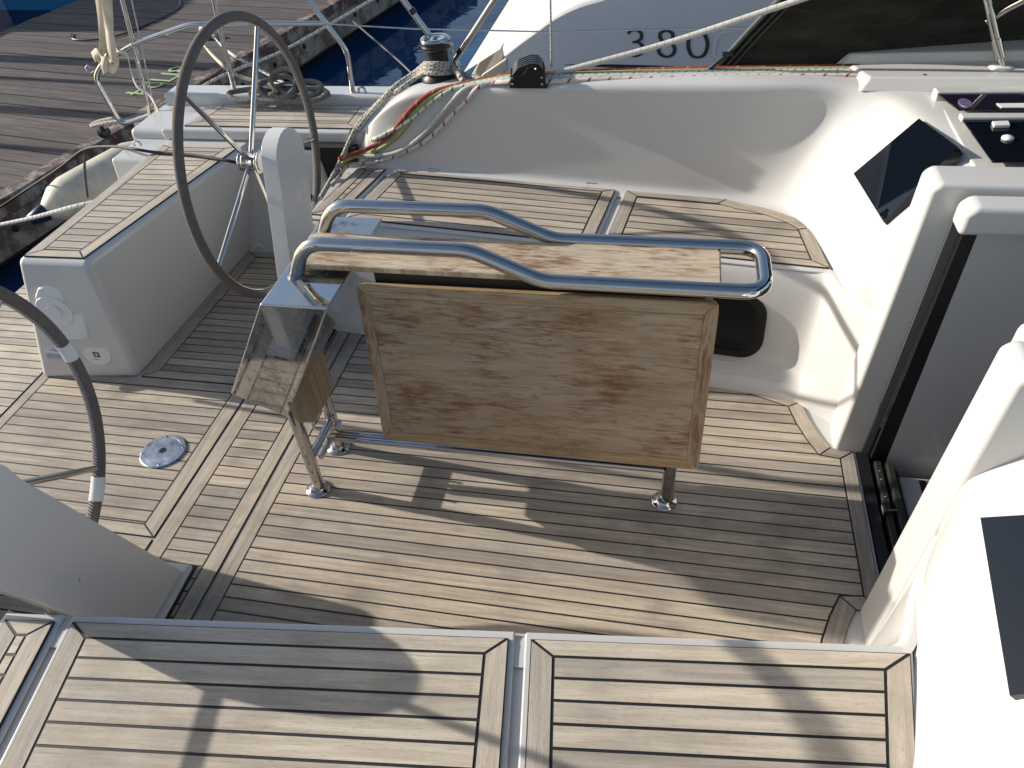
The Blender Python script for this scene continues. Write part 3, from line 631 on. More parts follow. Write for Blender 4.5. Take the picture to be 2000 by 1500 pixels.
# grab rail: two legs rise from the pod, run forward, step down and join at the forward end
zh, zl, yr = 1.082, .998, .105
side = lambda s: [(-1.035, s * yr, .955), (-.972, s * yr, zh), (-.50, s * yr, zh), (-.31, s * yr, zl), (.265, s * yr, zl)]
path = side(1) + side(-1)[::-1]
MB().tube(fillet(path, .062, 7, [0, .06, .035, .035, .065, .065, .035, .035, .06, 0]), .0205, 20).build('grab_rail', M_STEEL, tb)
def board(name, quad, thick, parent, frame=.038, bevel=.004, mats=None):
    """framed board: inner panel and four mitred edge strips, quad = 4 corners of the outer face, CCW seen from outside"""
    Q = [Vector(p) for p in quad]; nn = (Q[1] - Q[0]).cross(Q[3] - Q[0]).normalized(); o = Q[0]; ex = (Q[1] - Q[0]).normalized(); ey = nn.cross(ex)
    P2 = [((p - o).dot(ex), (p - o).dot(ey)) for p in Q]
    rc = []
    for i in range(4):
        a, b, c_ = Vector(P2[i - 1]), Vector(P2[i]), Vector(P2[(i + 1) % 4]); r_ = .03
        s_, e_ = b + (a - b).normalized() * r_, b + (c_ - b).normalized() * r_
        for k_ in range(6): t = k_ / 5; rc.append(s_ * (1 - t) ** 2 + b * 2 * t * (1 - t) + e_ * t * t)
    m3 = lambda p, d: o + ex * p[0] + ey * p[1] + nn * d
    root = MB(); vs0 = [m3(p, -thick) for p in rc]; vs1 = [m3(p, -.0012) for p in rc]; root.hexa(vs0, vs1)
    ob = root.build(name, M_BOARD_EDGE, parent, bevel=.0025)
    inn = inset(P2, frame); e = MB()
    e.add([m3(p, .0002) for p in inset(inn, .0006)], [[0, 1, 2, 3]], [[(p[0], p[1]) for p in inn]]); e.build('board_face', M_BOARD, ob)
    st = MB()
    out2 = [tuple(p) for p in inset([tuple(x) for x in P2], .0022)]
    for i in range(4):
        j = (i + 1) % 4; pl_ = [out2[i], out2[j], inn[j], inn[i]]
        d = (Vector(out2[j]) - Vector(out2[i])).normalized(); pl_ = inset(pl_, .0007)
        if i == 0: pl_[0] = tuple(Vector(pl_[0]) + d * .0145); pl_[1] = tuple(Vector(pl_[1]) - d * .0145)
        if i == 2: pl_[0] = tuple(Vector(pl_[0]) + d * .0145); pl_[1] = tuple(Vector(pl_[1]) - d * .0145)
        st.add([m3(p, .0003) for p in pl_], [[0, 1, 2, 3]], mi=0 if i == 0 else 1, uvs=[[(p[0] * d.x + p[1] * d.y, -p[0] * d.y + p[1] * d.x) for p in pl_]])
    st.build('edge_strip', [M_BOARD_EDGE, M_BOARD], ob)
    return ob
for s in (1, -1):
    qd = [(-.835, -.198, .414), (.155, -.198, .408), (.156, -.112, .962), (-.846, -.112, .957)]
    if s < 0: qd = [(x, -y, z) for x, y, z in qd]; qd = [qd[1], qd[0], qd[3], qd[2]]
    board('table_leaf', qd, .022, tb)
M_BOARD_TOP = M_BOARD.copy(); M_BOARD_TOP.name = 'sun_bleached_board'
rp = [n for n in M_BOARD_TOP.node_tree.nodes if n.type == 'VALTORGB'][0].color_ramp.elements
for e_, c_ in zip(rp, ((.42, .33, .22), (.60, .50, .35), (.68, .58, .43))): e_.color = (*c_, 1)
tp = [(-1.03, -.086), (.148, -.086), (.156, -.078), (.156, .078), (.148, .086), (-1.03, .086), (-1.045, .07), (-1.045, -.07)]
MB().prism(tp, .980, 1.001).build('table_top', M_BOARD_TOP, tb, bevel=.006, seg=3)
MB().box((-.80, -.075, .93), (.12, .075, .979)).build('table_beam', mat('table_beam_dark', (.03, .022, .016), .6), tb)

# ---- round metal plate in the sole
pc = Vector((-1.905, -.008, .0066)); ra = .091
pt_ = thing('deck_plate', 'round scuffed metal deck plate with a star shaped key hole in the teak sole', 'deck plate', pc)
MB().lathe(pc, (0, 0, 1), [(ra, 0), (ra, .004), (ra - .004, .0075), (ra - .019, .0078), (ra - .0198, .0066), (ra - .021, .0078), (0, .008)], 48, smooth=False).build('plate', M_ALU, pt_)
star = [(pc.x + (.018 if i % 2 else .0125) * math.cos(i * math.pi / 8), pc.y + (.018 if i % 2 else .0125) * math.sin(i * math.pi / 8)) for i in range(16)]
MB().prism(star, pc.z + .0079, pc.z + .0084).build('key_hole', M_BLACK, pt_)
for t, r_ in ((20, .08), (110, .08), (200, .08), (290, .08)):
    MB().lathe(pc + Vector((r_ * math.cos(R(t)), r_ * math.sin(R(t)), .0078)), (0, 0, 1), [(.0055, 0), (.005, .001), (.002, .0004), (0, .0004)], 12).build('screw', M_STEEL_DULL, pt_)
for t in (65, 245): MB().lathe(pc + Vector((.052 * math.cos(R(t)), .052 * math.sin(R(t)), .0078)), (0, 0, 1), [(.0028, 0), (.0028, .0006), (0, .0006)], 8).build('pin_hole', M_BLACK, pt_)

# ---- winch on the coaming
wc = Vector((-1.06, 1.605, .868))
wn = thing('winch', 'black sheet winch with a chrome top and line wound round its foot', 'winch', wc)
MB().lathe(wc, (0, 0, 1), [(.082, 0), (.082, .025), (.077, .045), (.060, .058), (.054, .075), (.050, .12), (.050, .15), (.056, .165)], 40).build('drum', mat('winch_black', (.014, .014, .016), .45, .2), wn)
MB().lathe(wc, (0, 0, 1), [(.048, .150), (.063, .166), (.066, .172), (.066, .178), (.06, .182), (.063, .186), (.068, .192), (.066, .199)], 40).build('jaw_ring', M_BLACK, wn)
MB().lathe(wc, (0, 0, 1), [(.066, .199), (.067, .203), (.062, .208), (.03, .211), (.028, .206), (.014, .206), (.014, .213), (0, .213)], 40).build('cap', M_STEEL, wn)
MB().tube(smooth_path([wc + Vector(p) for p in ((.03, -.045, .203), (.07, -.05, .203), (.086, -.045, .19), (.084, -.045, .165), (.098, -.045, .15))], 4), .0075, 10).build('stripper_arm', M_STEEL, wn)

# ---- rope clutches
cl = thing('rope_clutch', 'bank of five black rope clutches on top of the coaming', 'rope clutch', (-.6, 1.47, .93))
zc = .958
for i in range(5):
    y0 = 1.388 + i * .024; xo = -i * .004
    pr_ = [(-.685, 0), (-.535, 0), (-.535, .042), (-.54, .066), (-.555, .078), (-.58, .083), (-.61, .078), (-.622, .055), (-.64, .044), (-.685, .040)]
    ch = MB().hexa([(x + xo, y0, zc + z - .012) for x, z in pr_][::-1], [(x + xo, y0 + .005, zc + z - .012) for x, z in pr_][::-1]).build('cheek_plate', M_BLACK, cl, bevel=.0015, seg=2)
    lv_ = [(-.68, .042), (-.655, .072), (-.60, .092), (-.565, .090), (-.545, .07), (-.56, .06), (-.61, .06), (-.65, .036)]
    MB().hexa([(x + xo, y0 + .006, zc + z - .012) for x, z in lv_][::-1], [(x + xo, y0 + .0225, zc + z - .012) for x, z in lv_][::-1]).build('lever', M_BLACK, cl, bevel=.003, seg=2)
    if i == 0:
        for x, z in ((-.676, .028), (-.576, .066), (-.55, .03), (-.676, .003), (-.55, .003)): MB().lathe((x, y0, zc + z - .006), (0, -1, 0), [(.0045, 0), (.0045, .002), (.002, .003)], 10).build('screw', M_STEEL, ch)
MB().box((-.69, 1.392, zc - .022), (-.53, 1.53, zc - .011)).build('base', M_BLACK, cl)

# ---- ropes on the coaming
bvp = bvh_of(coam[1])
def onc(px, py, d): return PORT_ON(px, py, d)
def rope(name, pts, r, m, lab, n=7):
    o = MB().tube(smooth_path(pts, n), r, 10).build(name, m); return tag(o, lab, 'rope', 'control lines on the port coaming')
def tail(i, px, r): 
    out = []
    for q_ in px:
        try: out.append(PORT_ON(*q_, r * .9))
        except Exception: pass
    return out
def fwdline(y, z): return [Vector((.70, y - .03, z + .03)), Vector((.3, y - .015, z + .02)), Vector((-.30, y, z)), Vector((-.53, y, z - .01)), Vector((-.69, y, z - .012))]
zr = .968
rope('control_line', fwdline(1.507, zr) + tail(0, [(880, 172), (838, 184), (805, 210), (785, 235), (760, 265), (730, 285)], .0085) + [at_z(700, 298, .60), at_z(672, 306, .60), at_z(664, 310, .57)], .0105, M_ROPE_R, 'plain red line draped from the clutches down the coaming end')
rope('control_line', fwdline(1.484, zr) + tail(0, [(890, 173), (850, 185), (818, 210), (798, 240), (770, 272), (735, 294), (712, 302)], .0080) + [at_z(690, 306, .58), at_z(670, 318, .56), at_z(668, 330, .53)], .0098, M_ROPE_Y, 'yellow green line draped beside the red one')
rope('control_line', fwdline(1.460, zr) + tail(0, [(900, 172), (868, 182), (840, 200), (805, 230), (770, 252), (735, 270), (700, 281)], .0088) + [at_z(682, 288, .58)], .0105, M_ROPE_G, 'white line flecked with green, highest on the coaming face')
rope('control_line', fwdline(1.436, zr) + tail(0, [(935, 168), (905, 178), (882, 198), (862, 222), (838, 250), (805, 280), (770, 298), (725, 304)], .0098) + [at_z(690, 303, .56), at_z(672, 298, .57)], .0115, M_ROPE_W, 'thick plain grey white line with a long sagging curve')
rope('control_line', fwdline(1.412, zr) + tail(0, [(955, 166), (930, 176), (910, 198), (885, 222), (862, 247), (832, 274), (795, 294), (740, 314)], .0090) + [at_z(700, 320, .535), at_z(676, 326, .535), at_z(662, 345, .525), at_z(648, 362, .52)], .0105, M_ROPE_RF, 'white line flecked with red, lowest on the coaming face')
wr = []
for i in range(60):
    t = R(200 - i * 18); wr.append(wc + Vector((.060 * math.cos(t), .060 * math.sin(t), .066 + i * .0008)))
def wrap(h, r, a0, a1, n=14): return [wc + Vector((r * math.cos(R(a0 + (a1 - a0) * i / n)), r * math.sin(R(a0 + (a1 - a0) * i / n)), h - .016 - .02 * math.sin(R(a0 + (a1 - a0) * i / n)))) for i in range(n + 1)]
ms = MB()
tailpts = [at_z(812, 152, .90), at_z(780, 175, .86), at_z(752, 190, .80), at_z(728, 212, .74), at_z(700, 243, .68), at_z(683, 275, .62), at_z(672, 300, .58), at_z(655, 335, .54), at_z(640, 362, .52), at_z(625, 388, .515)]
ms.tube(smooth_path([Vector((-.69, 1.56, .93)), at_z(960, 158, .93)] + wrap(.075, .070, 10, -150) + tailpts, 5), .0115, 10)
ms.tube(smooth_path([at_z(905, 158, .93)] + wrap(.093, .064, 0, -165) + [at_z(812, 146, .905), at_z(776, 170, .865), at_z(756, 186, .82), at_z(735, 208, .765)], 5), .0115, 10)
ms.tube(smooth_path([at_z(900, 150, .94)] + wrap(.108, .061, 0, -170) + [at_z(808, 143, .91), at_z(772, 168, .87), at_z(748, 192, .81), at_z(722, 222, .73), at_z(698, 252, .675)], 5), .0110, 10)
ms.tube(smooth_path([wc + Vector((.0, .058, .118))] + wrap(.113, .060, 60, -150) + [at_z(830, 132, .93), at_z(800, 152, .89), at_z(770, 176, .85)], 5), .009, 10)
tag(ms.build('sheet_rope', M_ROPE_BF), 'white rope flecked with black wound round the winch and hanging to the bench corner', 'rope')
sl_ = [at_z(1085, 143, .97), at_y(1290, 88, 1.47), at_y(1500, 20, 1.42), at_y(1680, -40, 1.36)]
tag(MB().tube(smooth_path(sl_, 12), .012, 10).build('jib_sheet', M_ROPE_W), 'thick grey braided rope running up to the right in front of the 380 hull', 'rope')
tag(MB().tube([at_y(1077, 132, 1.50), at_y(1074, -60, 1.60)], .0045, 8).build('lazy_jack_line', M_ROPE_BF), 'thin flecked line rising straight up behind the rope clutches', 'rope')

# ---- stern rail, frame tubes, lifelines
G = lambda px, py: at_y(px, py, 1.93)
sr = thing('stern_rail', 'stainless stern rail with bent tubes around the port quarter', 'guard rail', (-2.4, 1.93, .7))
MB().tube(fillet([G(209, 118), G(268, 83), G(372, 47), G(640, 46)], .06), .0125, 14).build('top_rail', M_STEEL, sr)
MB().tube(fillet([G(212, 105), G(184, 150), G(237, 244), G(332, 212)], .055), .0135, 14).build('corner_loop', M_STEEL, sr)
for a in ([G(405, -60), G(430, 60), G(461, 187)], [G(572, -40), G(678, 100), G(691, 192)]):
    lg = MB().tube(fillet(a, .05), .0125, 14).build('stanchion', M_STEEL, sr)
    b = a[-1]; MB().lathe(b, (0, 0, 1), [(.03, -.012), (.03, .002), (.016, .006), (.016, .012)], 20).build('stanchion_base', M_STEEL, lg)
for a, r_ in (([G(226, -50), G(262, 90), G(298, 242)], .0115), ([G(246, -50), G(272, 70), G(306, 235)], .004)): MB().tube(a, r_, 12).build('diagonal_tube', M_STEEL, sr)
rg = [G(177, 133), G(172, 128), G(168, 132), G(170, 140), G(178, 143), G(184, 139)]
MB().tube(smooth_path(rg, 4), .005, 8).build('rail_eye', M_STEEL, sr)
ff = thing('bimini_frame', 'two stainless frame tubes meeting in a V behind the winch', 'frame tube', (-1.0, 1.66, .9))
for a, cpx in (([(765, -30), (858, 95)], (806, 22)), ([(985, -30), (890, 116)], (898, 100))):
    A, B_ = at_y(*a[0], 1.66), at_y(*a[1], 1.66); t1 = MB().tube([A, B_], .0135, 14).build('frame_tube', M_STEEL, ff)
    q_ = at_y(*cpx, 1.66); d = (B_ - A).normalized(); MB().tube([q_ - d * .012, q_ + d * .012], .0155, 14).build('collar', M_BLACK, t1)
bq = at_y(890, 116, 1.66); MB().lathe(bq + Vector((0, 0, -.05)), (0, 0, 1), [(.02, -.03), (.02, .02), (.012, .05), (.008, .06)], 16).build('deck_fitting', M_STEEL, ff)
ll = MB().tube([G(640, 47), G(800, 56), at_y(1060, 62, 1.91), at_y(1520, 52, 1.86), at_y(1900, 35, 1.8)], .0035, 8).build('lifeline', M_STEEL_DULL); tag(ll, 'thin steel lifeline wire running level from the stern rail towards the bow', 'lifeline')
pe = thing('padeye', 'small stainless eye ring bolted on the gunwale beside the bent stanchion', 'padeye', G(709, 186))
pb = G(709, 187)
MB().lathe(pb, (0, 0, 1), [(.04, -.008), (.04, -.003), (.03, .003), (.014, .006)], 24).build('base', M_STEEL, pe)
MB().tube([pb + Vector((.019 * math.cos(R(t)), 0, .022 + .024 * math.sin(R(t)))) for t in range(-40, 230, 15)], .006, 8).build('ring', M_STEEL, pe)
# cleat with the grey dock line in loops
ct = thing('mooring_cleat', 'steel mooring cleat under the grey rope loops on the gunwale', 'cleat', G(570, 172))
cb_ = at_z(568, 186, .70)
MB().tube([cb_ + Vector((-.10, 0, .05)), cb_ + Vector((.10, 0, .055))], .009, 10).build('horn', M_STEEL, ct)
for dx in (-.03, .03): MB().tube([cb_ + Vector((dx, 0, -.005)), cb_ + Vector((dx, 0, .05))], .008, 10).build('post', M_STEEL, ct)
rc_ = MB()
P0 = at_z(545, 190, .705)
def loop(cx, cy, a, b, z, tilt, t0=0, t1=360): return [Vector((P0.x + cx + a * math.cos(R(t)), P0.y + cy + b * math.sin(R(t)), z + tilt * math.sin(R(t)) + .006 * math.sin(R(t * 2.3)))) for t in range(t0, t1 + 1, 15)]
for l_ in (loop(-.17, -.01, .10, .05, .722, .012), loop(-.02, .0, .13, .055, .722, .01, 20, 360), loop(.13, -.01, .15, .045, .722, .014), loop(.0, .01, .10, .06, .752, .035), loop(.12, .02, .12, .04, .745, .02, -60, 240), loop(.04, .02, .07, .04, .785, .045, -20, 250)): rc_.tube(smooth_path(l_, 2), .0135, 10)
tag(rc_.build('dock_line_coil', M_ROPE_GREY), 'dirty grey rope in loose loops round the cleat on the port gunwale', 'rope')
# webbing strap knotted on the rail corner
M_WEB = mat('cream_webbing', (.62, .54, .42), .85); k = N(M_WEB); k.base(k.mix(k.g(k.noise(k.mapping(k.co('Object'), (8, 8, 2)), 1.5, 4), .4, .75), (.66, .59, .47), (.42, .33, .21)))
def ribbon(mb, pts, wv, n=6):
    P = smooth_path(pts, n); wv = [Vector(v) for v in wv]; m = len(P); L, R_ = [], []
    for i, p in enumerate(P):
        f = i / (m - 1) * (len(wv) - 1); a = int(min(f, len(wv) - 2)); v = wv[a].lerp(wv[a + 1], f - a); L.append(p - v); R_.append(p + v)
    mb.grid([L, R_])
sb = MB(); H = lambda px, py, y=1.90: at_y(px, py, y)
ribbon(sb, [H(192, -30), H(203, 50), H(204, 105)], [(.028, 0, 0), (.026, .01, 0), (.018, .02, 0)])
ribbon(sb, [H(206, -30, 1.88), H(212, 40, 1.88), H(216, 80, 1.88), H(222, 122, 1.88)], [(.022, .02, 0), (.024, 0, 0), (.028, 0, .004)])
ribbon(sb, [H(182, 112, 1.88), H(194, 105, 1.86), H(208, 128, 1.85), H(222, 134, 1.86), H(232, 118, 1.9), H(226, 100, 1.95), H(206, 104, 1.95), H(190, 118, 1.92)], [(0, 0, .026), (0, 0, .03), (.01, 0, .024), (0, .01, .02), (0, 0, .03)], 8)
ribbon(sb, [H(206, 110, 1.85), H(203, 126, 1.84), H(207, 142, 1.85)], [(.022, 0, 0), (.022, 0, .008), (.02, 0, .01)])
ribbon(sb, [H(232, 100, 1.88), H(248, 108, 1.88), H(256, 140, 1.87), H(268, 168, 1.86), H(292, 185, 1.85), H(304, 205, 1.82), H(312, 222, 1.8)], [(.006, 0, .008), (.004, 0, .010), (.009, 0, .004), (.006, 0, .008)], 8)
tag(sb.build('webbing_strap', M_WEB, solid=.002), 'cream webbing strap knotted round the corner of the stern rail', 'strap')
# shackles at the foot of the diagonal tube
sg = MB()
for a, b in (((289, 205), (294, 245)), ((303, 203), (308, 240)), ((296, 222), (330, 243))): sg.tube([at_y(*a, 1.86), at_y(*b, 1.84)], .007, 8)
tag(sg.build('turnbuckle', M_STEEL_DULL), 'steel turnbuckle fittings at the foot of the diagonal stern tube', 'turnbuckle')
# small folding eye on the deck behind the helm seat
pe2 = at_z(270, 286, .640)
tag(MB().tube([pe2 + Vector((.02 * math.cos(R(t)), 0, .012 + .016 * math.sin(R(t)))) for t in range(-40, 221, 20)], .004, 8).build('deck_eye', M_STEEL_DULL), 'small steel eye on the deck at the end of the slatted helm seat', 'deck eye')
# pulley hanging at the rail corner
pv = Vector(at_y(203, 258, 1.95)); pl_ = thing('mooring_pulley', 'black pulley with a short rope lashing under the rail corner', 'pulley', pv)
MB().lathe(pv, (.5, -1, .2), [(.034, -.014), (.034, -.008), (.028, 0), (.034, .008), (.034, .014), (.014, .014), (.012, .02), (0, .02)], 24).build('sheave', M_BLACK, pl_)
MB().tube(smooth_path([pv + Vector((.02, 0, .03)), at_y(222, 232, 1.95), at_y(190, 238, 1.97), at_y(178, 246, 1.97), at_y(205, 240, 1.94), at_y(236, 236, 1.93)], 5), .010, 8).build('lashing', M_ROPE_BF, pl_)
# black cable from the dock to the helm seat
cbp = [at_z(-30, 425, -.30), at_z(60, 365, -.1), at_y(120, 325, 1.9), at_y(165, 292, 1.8), at_y(215, 286, 1.60), at_z(255, 290, .625), at_z(300, 297, .614), at_z(380, 304, .612), at_z(445, 314, .611), at_z(482, 322, .575)]
tag(MB().tube(smooth_path(cbp, 8), .0075, 10).build('power_cable', M_BLACK_MATT), 'black power cable lying across the slatted helm seat towards the dock', 'cable')
tag(MB().tube(smooth_path([at_y(165, 300, 1.85), at_y(166, 340, 1.85), at_y(171, 385, 1.85)], 5), .007, 8).build('fender_line', mat('brown_cord', (.10, .075, .05), .9)), 'short dark cord hanging beside the cream fender', 'rope')
# mooring lines
tag(MB().tube(smooth_path([at_z(-40, 447, -.15), at_z(60, 426, 0), at_y(150, 402, 1.6), at_z(230, 385, .2)], 6), .0125, 10).build('mooring_line', M_ROPE_LINE), 'white twisted mooring line below the cream fender at the left edge', 'rope')
tag(MB().tube(smooth_path([at_y(262, 245, 1.98), at_y(430, 150, 2.3), at_y(560, 95, 2.7), at_y(760, -20, 3.4)], 8), .0085, 8).build('mooring_line', M_ROPE_LINE), 'taut white mooring line rising past the big wheel to the top edge', 'rope')
tag(MB().tube(smooth_path([G(560, 168), at_y(470, 150, 2.15), at_y(425, 118, 2.3), at_z(395, 85, -.35)], 6), .010, 8).build('mooring_line', mat('tan_rope', (.50, .44, .34), .9)), 'slack tan mooring rope from the cleat to the dock behind the wheel', 'rope')
tag(MB().tube(smooth_path([G(560, 165), at_y(500, 132, 2.1), at_y(445, 100, 2.3), at_z(420, 75, -.35)], 6), .008, 8).build('mooring_line', M_ROPE_LINE), 'upper of two slack pale mooring ropes leading from the cleat to the dock', 'rope')
tag(MB().tube(smooth_path([at_y(690, 42, 2.0), at_y(740, 85, 1.9), at_y(780, 120, 1.8), at_y(806, 145, 1.7)], 6), .0045, 8).build('thin_cord', mat('grey_cord', (.20, .19, .17), .9)), 'thin grey cord sagging over the blue water to the foot of the winch', 'rope')

# ---- fender
M_FEND = mat('dirty_cream_vinyl', (.6, .55, .42), .5); k = N(M_FEND); o_ = k.co('Object'); k.base(k.mix(k.g(k.noise(o_, 5, 5, .6), .42, .72), (.66, .60, .46), (.40, .37, .30)))
fa, fb = at_z(92, 412, -.18), at_z(262, 318, -.10); fd = (fb - fa).normalized(); fl_ = (fb - fa).length
fe = thing('fender', 'big dirty cream boat fender with a blue end, between the stern and the dock', 'fender', fa)
MB().lathe(fa, fd, [(.045, -.02), (.075, .02), (.125, .09), (.148, .18), (.150, .30), (.150, fl_), (.12, fl_ + .1), (.05, fl_ + .16)], 36).build('body', M_FEND, fe)
MB().lathe(fa, fd, [(.02, -.13), (.035, -.12), (.05, -.06), (.06, -.015), (.05, 0)], 24).build('end_cap', mat('navy_vinyl', (.012, .018, .06), .4), fe)

# ---- sprayhood
M_FAB = mat('black_canvas', (.020, .018, .015), .8, spec=.2); k = N(M_FAB); o_ = k.co('Object'); k.base(k.mix(k.g(k.noise(k.mapping(o_, (2, 2, 6)), 2, 5), .4, .7), (.026, .022, .017), (.055, .047, .036))); k.bump(k.math('ADD', k.noise(k.mapping(o_, (1.5, 2, 7)), 2.2, 3), k.math('MULTIPLY', k.noise(o_, 300, 2), .03)), 1.0, .06)
sh = thing('sprayhood', 'black canvas sprayhood side with a zipped edge and steel frame at upper right', 'sprayhood', (.14, 1.5, .96))
E0 = at_y(1383, 143, 1.50); E1 = at_y(1530, -5, 1.43); E2 = E1 + (E1 - E0) * .9 + Vector((0, -.2, .0))
low = [Vector((.135, 1.505, .962)), Vector((.45, 1.51, .985)), Vector((.75, 1.53, 1.0)), Vector((1.3, 1.56, 1.05)), Vector((2.2, 1.5, 1.10))]
hi = [E1 + (E1 - E0) * .55, Vector((.80, 1.40, 1.50)), Vector((1.05, 1.42, 1.58)), Vector((1.6, 1.43, 1.66)), Vector((2.4, 1.37, 1.70))]
rows = []
for i in range(9):
    t = i / 8; rows.append([lerp(low[j], hi[j], t) + Vector((0, .05 * math.sin(t * math.pi), 0)) for j in range(5)])
rows = [smooth_path(r, 6) for r in rows]
MB().grid(rows).build('canvas_side', M_FAB, sh, sub=1)
edge_ = [p for p in rows[-1] if p.x > 1.22]
top_ = []
for t in range(11):
    a_ = t / 10 * math.pi; top_.append([Vector((max(p.x, 1.28) + .12 * math.sin(a_), p.y * math.cos(a_), p.z + .42 * math.sin(a_))) for p in edge_])
MB().grid(top_).build('canvas_top', M_FAB, sh)
zp = MB(); d_ = Vector((.0, -.006, 0)); A_ = [lerp(low[0], hi[0], t / 6) + Vector((.004, .05 * math.sin(t / 6 * math.pi) - .004, 0)) for t in range(7)]
MB().tube(A_, .010, 8).build('edge_binding', mat('grey_webbing', (.10, .10, .10), .8), sh)
MB().tube([p + Vector((.035, -.006, -.0)) for p in A_], .006, 8).build('zip', M_BLACK, sh)
MB().tube([p + Vector((.06, -.004, -.0)) for p in A_], .004, 8).build('edge_binding', mat('dark_grey_webbing', (.07, .065, .06), .8), sh)
SM = MB().tube(smooth_path([at_y(1560, 128, 1.50), at_y(1660, 88, 1.50), at_y(1760, 48, 1.49), at_y(1850, -10, 1.47)], 6), .0035, 8); SM.build('seam', M_FAB, sh)
MB().tube([at_y(1430, 98, 1.46), at_y(1372, 146, 1.47)], .008, 8).build('tie_strap', M_BLACK, sh)
bqp = at_y(1421, 105, 1.45); MB().box(bqp - Vector((.02, .006, .008)), bqp + Vector((.02, .006, .008))).build('buckle', M_BLACK, sh, bevel=.002)
ta, tc = at_y(1915, -60, 1.36), at_y(1953, 112, 1.36)
ft = MB().tube([ta, tc], .0145, 16).build('frame_tube', M_STEEL, sh)
dd = (tc - ta).normalized()
MB().tube([tc - dd * .075, tc + dd * .0], .0175, 16).build('tube_sleeve', M_STEEL_DULL, ft)
tb_ = at_y(1958, 128, 1.36); MB().lathe(tb_ + Vector((0, 0, -.012)), (0, 0, 1), [(.045, -.02), (.045, .006), (.038, .012), (.02, .013)], 28).build('foot_plate', M_PLASTIC, ft)
MB().tube([tb_, tc], .009, 10).build('foot_fork', M_STEEL, ft)
MB().tube([at_y(1928, 42, 1.385), at_y(1965, 18, 1.36), at_y(2030, -15, 1.30)], .013, 14).build('frame_tube', M_STEEL, sh)

# ---- the dock behind the stern
M_DOCK = mat('weathered_dock_planks', (.12, .085, .075), .85, spec=.2); k = N(M_DOCK); uv = k.co('UV'); rnd = k.n('ShaderNodeNewGeometry').outputs['Random Per Island']
c = k.mix(k.g(k.noise(k.mapping(uv, (1.2, 16, 1)), 1.5, 5), .3, .7), (.072, .065, .063), (.150, .134, .125)); c = k.mix(1.0, c, k.ramp(rnd, [(0, (.75, .75, .78)), (1, (1.2, 1.15, 1.1))]), 'MULTIPLY')
c = k.mix(k.math('MULTIPLY', k.g(k.noise(k.co('Object'), 26, 5, .7), .66, .74), .6), c, (.42, .38, .33)); c = k.mix(k.math('MULTIPLY', k.g(k.noise(uv, 3, 4), .5, .8), .4), c, (.07, .06, .06)); k.base(c)
M_RUST = mat('rusty_dock_beam', (.1, .06, .045), .85); k = N(M_RUST); o_ = k.co('Object'); k.base(k.mix(k.g(k.noise(o_, 6, 6, .7), .48, .58), (.085, .05, .042), (.26, .235, .20))); k.bump(k.noise(o_, 14, 5), .5, .02)
M_FASC = mat('peeling_dock_fascia', (.2, .18, .15), .8); k = N(M_FASC); o_ = k.co('Object'); k.base(k.mix(k.g(k.noise(o_, 3.5, 6, .7), .44, .56), (.25, .23, .20), (.10, .075, .055)))
ZD = -.5
D0 = at_z(0, 395, ZD); D1 = at_z(330, 200, ZD); ed = (D1 - D0).normalized(); pn = Vector((-ed.y, ed.x, 0)); 
if pn.x > 0: pn = -pn
dk = thing('dock', 'weathered brown timber dock with a rusty edge beam behind the stern', 'dock', D0)
dm = MB(); W_ = 3.9
for i in range(-8, 46):
    a = D0 + ed * (i * .205); b = D0 + ed * (i * .205 + .193); q = [a + pn * .16, a + pn * W_, b + pn * W_, b + pn * .16]
    dz = random.uniform(-.004, .004); fl = [(p.x, p.y, ZD - .05) for p in q]; tp_ = [(p.x, p.y, ZD + dz) for p in q]
    uv_ = [(.16, i * .205), (W_, i * .205), (W_, i * .205 + .193), (.16, i * .205 + .193)]
    dm.add(fl + tp_, [[4, 5, 6, 7][::-1], [0, 1, 5, 4][::-1], [1, 2, 6, 5][::-1], [2, 3, 7, 6][::-1], [3, 0, 4, 7][::-1]], [uv_[::-1]] + [[uv_[0]] * 4] * 4)
dm.build('deck_planks', M_DOCK, dk)
be = MB(); a, b = D0 - ed * 2, D0 + ed * 9.5
be.hexa([p + Vector((0, 0, -.13)) for p in (a, b, b + pn * .155, a + pn * .155)], [p + Vector((0, 0, .012)) for p in (a, b, b + pn * .155, a + pn * .155)]); be.build('edge_beam', M_RUST, dk, bevel=.012)
fa_ = MB(); fa_.hexa([p + Vector((0, 0, -.42)) for p in (a + pn * .03, b + pn * .03, b + pn * .12, a + pn * .12)], [p + Vector((0, 0, -.131)) for p in (a + pn * .03, b + pn * .03, b + pn * .12, a + pn * .12)]); fa_.build('fascia', M_FASC, dk)
vd = MB(); vd.hexa([p + Vector((0, 0, -.59)) for p in (a + pn * .3, b + pn * .3, b + pn * 3.6, a + pn * 3.6)], [p + Vector((0, 0, -.06)) for p in (a + pn * .3, b + pn * .3, b + pn * 3.6, a + pn * 3.6)]); vd.build('float', M_DARK, dk)  # black block paints in the dark void under the dock, no real float
bt = MB()
for i in range(0, 20): p = D0 + ed * (-.6 + i * .62) + pn * .028; bt.lathe(p + Vector((0, 0, -.25)), (-pn.x, -pn.y, 0), [(.03, 0), (.03, .012), (.012, .018)], 12)
bt.build('bolt', M_DARK, dk)
tc_ = bpy.data.curves.new('berth_number', 'FONT'); tc_.body = '8\u041f24'; tc_.size = .36; tc_.extrude = .001; to = bpy.data.objects.new('berth_number', tc_); C.objects.link(to)
to.matrix_world = Matrix.Translation(at_z(343, 128, ZD + .008)) @ Matrix(((-ed.x, pn.x * -1, 0, 0), (-ed.y, pn.y * -1, 0, 0), (0, 0, 1, 0), (0, 0, 0, 1)))
